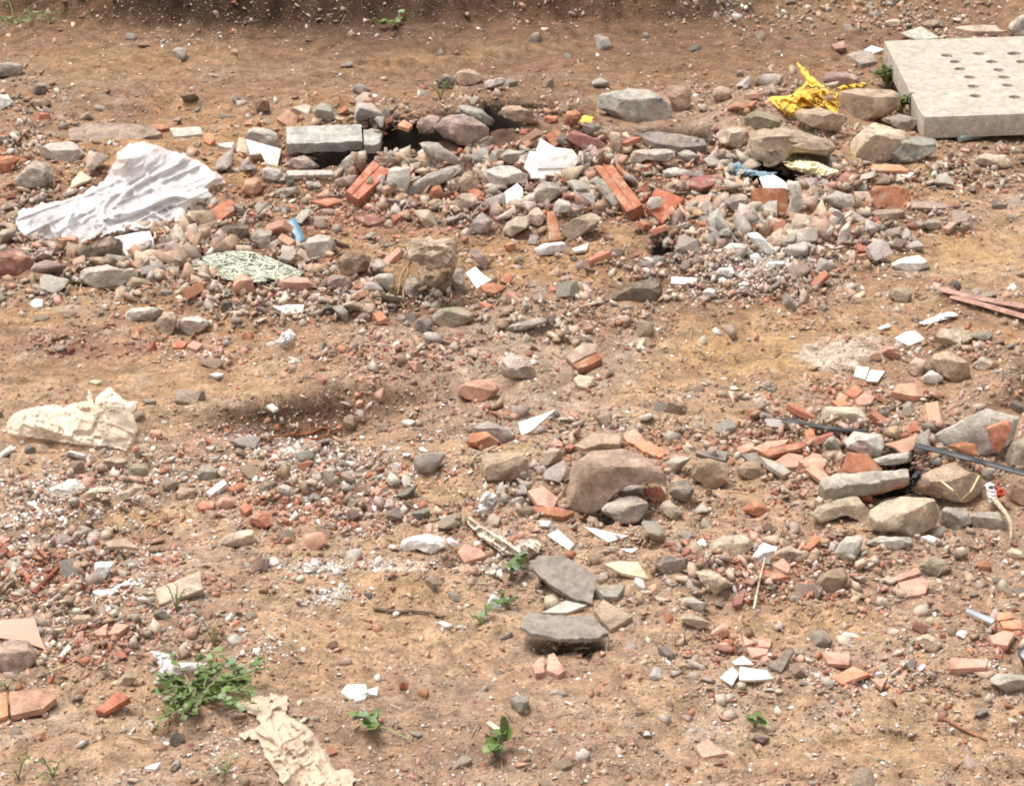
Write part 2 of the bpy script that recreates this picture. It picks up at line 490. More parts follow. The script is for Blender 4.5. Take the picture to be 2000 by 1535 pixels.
# ---------------------------------------------------------------- the ground itself
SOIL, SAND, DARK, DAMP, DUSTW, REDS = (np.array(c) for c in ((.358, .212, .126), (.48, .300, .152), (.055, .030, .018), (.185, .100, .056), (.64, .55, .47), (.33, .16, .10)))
TINT = [  # cx, cy, rx, ry, which, weight, turn
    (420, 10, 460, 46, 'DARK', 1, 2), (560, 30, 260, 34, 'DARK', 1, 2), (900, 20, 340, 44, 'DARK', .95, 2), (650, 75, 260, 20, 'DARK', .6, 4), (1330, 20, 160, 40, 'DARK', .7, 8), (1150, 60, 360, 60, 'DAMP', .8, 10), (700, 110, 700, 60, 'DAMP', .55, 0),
    (1010, 208, 120, 16, 'DARK', 1, 4), (805, 288, 120, 20, 'DARK', 1, 0), (680, 305, 80, 18, 'DARK', 1, 0), (985, 268, 40, 22, 'DARK', 1, 0), (1330, 262, 70, 16, 'DARK', .9, 0),  # painted shade around the heap's hollows and under the scarp edge
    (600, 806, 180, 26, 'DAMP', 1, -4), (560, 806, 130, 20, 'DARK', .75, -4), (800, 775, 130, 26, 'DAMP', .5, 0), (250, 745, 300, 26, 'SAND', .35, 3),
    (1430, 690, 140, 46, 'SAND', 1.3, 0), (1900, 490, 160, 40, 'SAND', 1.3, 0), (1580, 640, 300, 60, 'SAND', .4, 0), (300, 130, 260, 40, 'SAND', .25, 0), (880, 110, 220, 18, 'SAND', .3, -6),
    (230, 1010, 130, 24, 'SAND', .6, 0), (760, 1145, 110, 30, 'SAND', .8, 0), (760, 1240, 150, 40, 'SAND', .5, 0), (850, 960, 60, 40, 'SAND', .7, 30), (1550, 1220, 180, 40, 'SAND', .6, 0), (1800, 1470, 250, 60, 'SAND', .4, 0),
    (620, 1320, 160, 40, 'SAND', .4, 0), (1120, 1262, 60, 12, 'DARK', 1, 0), (1740, 960, 40, 16, 'DARK', 1, 0),  # both DARK entries paint the shade in the gaps under slate and beam
    (600, 905, 130, 26, 'DUSTW', .6, 14), (520, 870, 70, 18, 'DUSTW', .5, 20), (620, 1110, 60, 12, 'DUSTW', .6, 0), (640, 1165, 60, 16, 'DUSTW', .7, -14), (760, 1105, 120, 8, 'DUSTW', .5, 0), (120, 955, 110, 16, 'DUSTW', .5, -14), (60, 1060, 110, 12, 'DUSTW', .4, -14),
    (1480, 505, 110, 40, 'DUSTW', .35, 0), (1650, 690, 90, 34, 'DUSTW', .5, 0), (980, 1050, 80, 12, 'DUSTW', .4, 20), (950, 1105, 50, 12, 'DUSTW', .5, 0), (1000, 715, 80, 22, 'DUSTW', .35, 0), (1230, 665, 50, 40, 'DUSTW', .3, -60),
    (200, 680, 210, 12, 'REDS', .6, 3), (700, 440, 120, 30, 'REDS', .7, 0), (580, 845, 110, 10, 'REDS', .8, -2), (1560, 890, 130, 20, 'REDS', .6, 8), (120, 1120, 150, 30, 'REDS', .5, -20), (1660, 400, 140, 20, 'REDS', .35, 0), (640, 990, 160, 40, 'REDS', .3, 0), (230, 1060, 180, 20, 'REDS', .3, 0),
    (1985, 770, 70, 22, 'DAMP', .9, -20), (1000, 1480, 300, 50, 'DAMP', .25, 0),
]

def ground_colour(x, y, z):
    u, v = project(x, y, z)
    inside = (u > -2500) & (u < 4500) & (v < 2600)
    u, v = np.where(inside, u, -9e5), np.where(inside, v, 9e5)
    n1 = noise2(x * 1.7, y * 1.7, 21) + .6 * noise2(x * 5.3, y * 5.3, 22)
    n2 = noise2(x * 9, y * 9, 23) + .7 * noise2(x * 23, y * 23, 24)
    c = np.tile(SOIL, (len(x), 1))
    def lay(w, col):
        nonlocal c
        w = np.clip(w, 0, 1)[:, None]
        c = c * (1 - w) + col * w
    n3 = noise2(x * .8 + .3 * n1, y * 1.3, 25) + .5 * noise2(x * 3.1, y * 4.5, 26)
    lay(.6 * sstep(0, .7, n1), SAND)
    lay(.6 * sstep(.05, .8, -n1), DAMP * 1.15)
    lay(.45 * sstep(.1, .8, n3), np.array((.45, .255, .10)))
    lay(.5 * sstep(.1, .8, -n3), np.array((.52, .40, .30)))
    lay(.45 * sstep(.25, 1.0, n2), DUSTW * .75)
    lay(.30 * sstep(.3, 1.0, -n2), REDS * .8)
    lay(.36 * sstep(560, 950, np.where(inside, v, 0)) * (1 + .6 * n3), np.array((.54, .375, .265)))
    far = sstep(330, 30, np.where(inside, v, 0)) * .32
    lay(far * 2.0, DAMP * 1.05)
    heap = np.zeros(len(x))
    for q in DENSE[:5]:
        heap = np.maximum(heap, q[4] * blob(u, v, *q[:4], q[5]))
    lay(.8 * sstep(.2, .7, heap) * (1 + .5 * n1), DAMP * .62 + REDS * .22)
    lay(sstep(.004, .05, -pits(x, y)), DARK * .35)  # shade of the hollows and below the scarp, painted near-black into the soil
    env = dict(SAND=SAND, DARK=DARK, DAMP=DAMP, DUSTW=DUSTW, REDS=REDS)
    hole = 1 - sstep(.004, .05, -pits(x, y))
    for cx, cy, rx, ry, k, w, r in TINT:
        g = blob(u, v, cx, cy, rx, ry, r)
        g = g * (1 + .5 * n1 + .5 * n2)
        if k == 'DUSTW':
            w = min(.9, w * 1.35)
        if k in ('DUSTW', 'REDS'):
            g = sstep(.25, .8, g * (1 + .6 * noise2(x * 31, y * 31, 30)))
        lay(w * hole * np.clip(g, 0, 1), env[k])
    return c

def build_ground():
    nx, ny = len(XS), len(YS)
    V = np.stack([GX.ravel(), GY.ravel(), GZ.ravel()], -1)
    i = np.arange(ny * nx).reshape(ny, nx)
    F = np.stack([i[:-1, :-1], i[:-1, 1:], i[1:, 1:], i[1:, :-1]], -1).reshape(-1, 4)
    me = bpy.data.meshes.new('ground')
    me.vertices.add(len(V))
    me.vertices.foreach_set('co', V.astype(np.float32).ravel())
    me.loops.add(F.size)
    me.loops.foreach_set('vertex_index', F.astype(np.int32).ravel())
    me.polygons.add(len(F))
    me.polygons.foreach_set('loop_start', (np.arange(len(F)) * 4).astype(np.int32))
    me.polygons.foreach_set('use_smooth', np.ones(len(F), dtype=bool))
    me.update(calc_edges=True)
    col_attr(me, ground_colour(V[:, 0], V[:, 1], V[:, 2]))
    me.materials.append(M['earth'])
    o = bpy.data.objects.new('ground', me)
    o['kind'] = 'structure'
    COL.objects.link(o)
build_ground()

# ---------------------------------------------------------------- builders for single things
POLYS = []          # pixel outlines already taken, so that loose gravel is not strewn through them
PLACED = []         # (u, v, r) of things
MARKS = []          # (u, v, phrase) landmarks for labels

def area_centre(P):
    x, y = P[:, 0], P[:, 1]
    x1, y1 = np.roll(x, -1), np.roll(y, -1)
    cr = x * y1 - x1 * y
    A = cr.sum() / 2
    return np.array([((x + x1) * cr).sum(), ((y + y1) * cr).sum()]) / (6 * A), abs(A)

def note(P, phrase=None, flat=True):
    P = np.asarray(P, float)
    c = P.mean(0)
    if flat:
        POLYS.append(P)
    PLACED.append((c[0], c[1], .5 * max(np.ptp(P[:, 0]), np.ptp(P[:, 1]) * 1.3)))
    if phrase:
        MARKS.append((c[0], c[1], phrase))

def rock(name, poly, mat, color, depth=.85, facets=13, rough=.085, sub=None, box=.95, lift=.38, parent=None):
    """A stone whose outline towards the photographer is POLY (photo pixels), with its own depth and facets."""
    P = np.asarray(poly, float)
    c, A = area_centre(P)
    hpx = np.ptp(P[:, 1])
    d = rays([c[0]], [c[1]])[0]
    # the stone's middle floats LIFT of its height above the ground on the line of sight
    t = np.linspace((.9 - CAM_H) / d[2], (-.5 - CAM_H) / d[2], 700)
    Q = EYE + d * t[:, None]
    s_ = FPX / ((Q - EYE) @ FWD)
    g = Q[:, 2] - ground(Q[:, 0], Q[:, 1]) - lift * hpx / s_ * CP
    k = int((g < 0).argmax()) if (g < 0).any() else len(t) - 1
    C = Q[k]
    s = pxm(C)
    X, Y = (P[:, 0] - c[0]) / s, -(P[:, 1] - c[1]) / s
    th = np.linspace(-math.pi, math.pi, 129)
    r = np.zeros_like(th)
    for a in range(len(X)):
        b = (a + 1) % len(X)
        ex, ey = X[b] - X[a], Y[b] - Y[a]
        den = np.cos(th) * ey - np.sin(th) * ex
        with np.errstate(divide='ignore', invalid='ignore'):
            rr = (X[a] * ey - Y[a] * ex) / den
            w = (X[a] * np.sin(th) - Y[a] * np.cos(th)) / den
            # point on edge: X+w*e = rr*dir  ->  w from the cross product
            w = -(X[a] * np.sin(th) - Y[a] * np.cos(th)) / (ex * np.sin(th) - ey * np.cos(th))
        ok = np.isfinite(rr) & (rr > 0) & (w >= -1e-6) & (w <= 1 + 1e-6)
        r = np.where(ok, np.maximum(r, rr), r)
    r[r <= 0] = np.median(r[r > 0])
    size = math.sqrt(A) / s
    sub = sub or (4 if math.sqrt(A) > 30 else 3)
    D, F = ico(sub)
    rho = np.hypot(D[:, 0], D[:, 1])
    ang = np.arctan2(D[:, 1], D[:, 0])
    rad = np.interp(ang, th, r)
    dep = .5 * depth * min(np.ptp(X), 1.25 * size, 3 * np.ptp(Y) + .02)
    p = .72 * box + (1 - box)
    W = np.stack([np.cos(ang) * rho ** p * rad, np.sin(ang) * rho ** p * rad, np.sign(D[:, 2]) * np.abs(D[:, 2]) ** (p * .9) * dep], -1)
    rs = np.random.default_rng(int(c[0] * 31 + c[1] * 7) & 0xFFFF)
    for q in range(facets):
        if q == 0:
            n = np.array([rs.uniform(-.25, .25), .85, rs.uniform(.35, .7)])
        elif q == 1:
            n = np.array([rs.uniform(-.5, .5), rs.uniform(-.5, -.1), 1.0])
        else:
            n = rs.normal(size=3)
            n[2] = abs(n[2]) + .4 if q % 3 else n[2]
        n /= np.linalg.norm(n)
        sup = W @ n
        lim = sup.max() * (rs.uniform(.55, .72) if q < 2 else rs.uniform(.78, .97))
        W = W - np.maximum(sup - lim, 0)[:, None] * n * .99
    off = rs.uniform(0, 99, 3)
    nz = fbm3(W / max(size, .01) * 2.2 + off, 4)
    nz2 = fbm3(W / max(size, .01) * 8 + off, 3)
    W = W * (1 + rough * nz[:, None] * 1.3 + rough * .5 * nz2[:, None] - rough * .55 * np.clip(.25 - np.abs(nz), 0, 1)[:, None])
    Wd = C + W[:, :1] * RGT + W[:, 1:2] * UPV - W[:, 2:] * FWD
    base = C.copy()
    base[2] = ground(C[0], C[1])
    o = mesh_obj(name, Wd, F, mat, parent=parent, loc=base, color=color)
    sharp(o, 24)
    return o

def tilted_normal(tilt, roll):
    a, b = math.radians(tilt), math.radians(roll)
    n = np.array([math.sin(b), -math.sin(a) * math.cos(b), math.cos(a) * math.cos(b)])
    return n / np.linalg.norm(n)

def on_plane(poly, n, p0):
    d = rays(poly[:, 0], poly[:, 1])
    t = ((p0 - EYE) @ n) / (d @ n)
    return EYE + d * t[:, None]

def seat(poly, n, sink):
    """A plane with normal N on which the outline POLY comes to rest on the ground."""
    c, A = area_centre(poly)
    p0 = hit([c[0]], [c[1]])[0]
    for _ in range(5):
        Q = on_plane(poly, n, p0)
        gap = (Q[:, 2] - ground(Q[:, 0], Q[:, 1])).min()
        p0 = p0 + np.array([0, 0, 1.0]) * (sink - gap) * .9
    return p0

def outline(poly, step=9.0, jag=1.0, rs=None):
    """Breaks straight pixel edges into slightly ragged ones."""
    out = []
    n = len(poly)
    for a in range(n):
        p, q = poly[a], poly[(a + 1) % n]
        L = np.hypot(*(q - p))
        k = max(1, int(L / step))
        for w in range(k):
            z = p + (q - p) * w / k
            if w:
                z = z + rs.normal(size=2) * jag * np.array([.6, .4])
            out.append(z)
    return np.array(out)

def shard(name, poly, mats, color, t=.012, tilt=9, roll=0, sink=.004, jag=.7, bevel=.0015, parent=None, sidemat=0, bump=0.0):
    """A flat piece: outline POLY seen in the photo, lying on its own tilted plane, THICK metres thick."""
    P = np.asarray(poly, float)
    if ((P[:, 0] * np.roll(P[:, 1], -1) - np.roll(P[:, 0], -1) * P[:, 1]).sum()) > 0:
        P = P[::-1]
    c, A = area_centre(P)
    rs = np.random.default_rng(int(c[0] * 13 + c[1] * 5) & 0xFFFF)
    n = tilted_normal(tilt, roll)
    p0 = seat(P, n, sink + min(t, .03) * .6)
    Q = on_plane(outline(P, 9, jag, rs) if jag else P, n, p0)
    bm = bmesh.new()
    top = [bm.verts.new(q) for q in Q]
    bot = [bm.verts.new(q - n * t * (1 + rs.normal() * .04)) for q in Q]
    k = len(top)
    faces = [bm.faces.new(top)]
    for a in range(k):
        b = (a + 1) % k
        f = bm.faces.new([top[b], top[a], bot[a], bot[b]])
        f.material_index = sidemat
    f = bm.faces.new(bot[::-1])
    f.material_index = sidemat
    bmesh.ops.recalc_face_normals(bm, faces=bm.faces)
    if bevel:
        es = [e for e in bm.edges if e.calc_face_angle(0) > .6 and (e.verts[0] in top and e.verts[1] in top)]
        try:
            bmesh.ops.bevel(bm, geom=es, offset=min(bevel, t * .3), segments=2, affect='EDGES', profile=.5, clamp_overlap=True)
        except Exception:
            pass
    bmesh.ops.triangulate(bm, faces=[f for f in bm.faces if len(f.verts) > 4])
    if bump:
        bmesh.ops.subdivide_edges(bm, edges=[e for e in bm.edges if e.calc_length() > .012], cuts=2, use_grid_fill=True)
        vs = list(bm.verts)
        W = np.array([v.co[:] for v in vs])
        dz = fbm3(W * 28, 3) * bump + fbm3(W * 90, 2) * bump * .4
        for v, h in zip(vs, dz):
            v.co += Vector(n) * float(h)
    V = np.array([v.co[:] for v in bm.verts])
    bm.verts.index_update()
    F = [[v.index for v in f.verts] for f in bm.faces]
    mi = [f.material_index for f in bm.faces]
    bm.free()
    base = Q.mean(0)
    o = mesh_obj(name, V, F, mats, parent=parent, loc=base - n * t, color=color, matidx=mi)
    sharp(o, 30)
    return o

def tube_geo(path, rad, segs=8, flat=1.0):
    path = np.asarray(path, float)
    n = len(path)
    rad = np.broadcast_to(np.asarray(rad, float), (n,))
    T = np.gradient(path, axis=0)
    T /= np.maximum(np.linalg.norm(T, axis=1, keepdims=True), 1e-9)
    ref = np.array([0, 0, 1.0])
    A = np.cross(T, ref)
    A /= np.maximum(np.linalg.norm(A, axis=1, keepdims=True), 1e-6)
    B = np.cross(A, T)
    an = np.linspace(0, 2 * math.pi, segs, endpoint=False)
    V = (path[:, None] + rad[:, None, None] * (np.cos(an)[None, :, None] * A[:, None] + flat * np.sin(an)[None, :, None] * B[:, None])).reshape(-1, 3)
    F = []
    for i in range(n - 1):
        for j in range(segs):
            k = (j + 1) % segs
            F.append([i * segs + j, i * segs + k, (i + 1) * segs + k, (i + 1) * segs + j])
    F.append(list(range(segs))[::-1])
    F.append([(n - 1) * segs + j for j in range(segs)])
    return V, F

def smooth_path(px, n=24, lift=.01):
    px = np.asarray(px, float)
    s = np.concatenate([[0], np.cumsum(np.hypot(*np.diff(px, axis=0).T))])
    q = np.linspace(0, s[-1], n)
    u, v = np.interp(q, s, px[:, 0]), np.interp(q, s, px[:, 1])
    for _ in range(2):
        u[1:-1] = (u[:-2] + 2 * u[1:-1] + u[2:]) / 4
        v[1:-1] = (v[:-2] + 2 * v[1:-1] + v[2:]) / 4
    lf = np.interp(q, s, lift) if np.ndim(lift) else np.full(n, lift)
    P = hit(u, v, lf)
    z = P[:, 2].copy()
    for _ in range(3):
        z[1:-1] = np.maximum(z[1:-1], (z[:-2] + z[2:]) / 2)
    d = rays(u, v)
    t = (z - CAM_H) / d[:, 2]
    return EYE + d * t[:, None]

def stick(name, px, rad, mat, color, lift=.012, taper=.5, flat=1.0, wob=0.0, n=22, parent=None, segs=8):
    P = smooth_path(px, n, lift)
    if wob:
        P = P + np.stack([noise3(P * 30 + k) for k in (3, 7, 11)], -1) * wob
    r = rad * np.linspace(1, taper, len(P))
    V, F = tube_geo(P, r, segs, flat)
    o = mesh_obj(name, V, F, mat, parent=parent, loc=P[0], color=color)
    sharp(o, 50)
    return o

def inside_poly(u, v, P):
    r = np.zeros(len(u), bool)
    n = len(P)
    for a in range(n):
        x0, y0 = P[a]
        x1, y1 = P[(a + 1) % n]
        if y0 == y1:
            continue
        c = ((y0 > v) != (y1 > v)) & (u < (x1 - x0) * (v - y0) / (y1 - y0) + x0)
        r ^= c
    return r

def edge_dist(u, v, P):
    d = np.full(len(u), 1e9)
    for a in range(len(P)):
        p, q = np.array(P[a]), np.array(P[(a + 1) % len(P)])
        e = q - p
        w = np.clip(((u - p[0]) * e[0] + (v - p[1]) * e[1]) / max(e @ e, 1e-9), 0, 1)
        d = np.minimum(d, np.hypot(u - p[0] - w * e[0], v - p[1] - w * e[1]))
    return d

def sheet(name, poly, mat, color, amp=.03, wave=40, peaks=(), res=3.2, edge=22, lift=.008, stretch=(1, 1), turn=0, parent=None, ragged=3.0, holes=()):
    """A thin crumpled sheet over the ground; outline in photo pixels, its height above the ground from folds and peaks."""
    P = np.asarray(poly, float)
    lo, hi = P.min(0) - 4, P.max(0) + 4
    us, vs = np.arange(lo[0], hi[0], res), np.arange(lo[1], hi[1], res)
    U, Vv = np.meshgrid(us, vs)
    u, v = U.ravel(), Vv.ravel()
    c, s = math.cos(math.radians(turn)), math.sin(math.radians(turn))
    a, b = (u * c + v * s) / wave / stretch[0], (-u * s + v * c) / wave * 1.7 / stretch[1]
    wx = .5 * noise2(a * .7, b * .7, 40)
    f1 = 1 - np.abs(noise2(a + wx, b + wx, 41)) * 2.2
    f2 = 1 - np.abs(noise2(a * 2.1 + 3 + wx, b * 2.1, 42)) * 2.2
    f3 = 1 - np.abs(noise2(a * 4.3 + wx, b * 4.3 + 5, 43)) * 2.0
    f4 = noise2(a * 9, b * 9, 44)
    inn = inside_poly(u + 2 * noise2(u / 9, v / 9, 45) * ragged / 3, v + 2 * noise2(u / 9, v / 9, 46) * ragged / 3, P)
    for hp in holes:
        inn &= ~inside_poly(u + 3 * noise2(u / 7, v / 7, 47), v + 3 * noise2(u / 7, v / 7, 48), np.asarray(hp, float))
    ed = np.clip(edge_dist(u, v, P) / edge, 0, 1) ** .6
    def crease(sx, sy, s, w):
        n_ = noise2(a * sx + wx, b * sy + .6 * wx, s)
        return np.exp(-(n_ / w) ** 2)
    fold = .42 * crease(.8, .8, 51, .10) + .30 * crease(1.7, .9, 52, .12) + .24 * crease(1.1, 2.0, 53, .12) + .14 * crease(3.2, 2.6, 54, .16) + .07 * crease(6, 6, 55, .2)
    z = lift + amp * np.clip(.06 + .22 * noise2(a * .6, b * .6, 49) + fold + .05 * f4, 0, None) * (.12 + .88 * ed)
    for (cx, cy, rx, ry, h) in peaks:
        z = z + h * blob(u, v, cx, cy, rx, ry)
    W = hit(u, v, z)
    idx = np.arange(len(u)).reshape(U.shape)
    quad = np.stack([idx[:-1, :-1], idx[1:, :-1], idx[1:, 1:], idx[:-1, 1:]], -1).reshape(-1, 4)
    keep = inn[quad].all(1)
    E = np.stack([np.linalg.norm(W[quad[:, k]] - W[quad[:, (k + 1) % 4]], axis=1) for k in range(4)], -1).max(1)
    keep &= E < .30
    quad = quad[keep]
    used = np.unique(quad)
    mp = -np.ones(len(u), int)
    mp[used] = np.arange(len(used))
    base = W[used].mean(0)
    return mesh_obj(name, W[used], mp[quad], mat, parent=parent, loc=base, color=color)

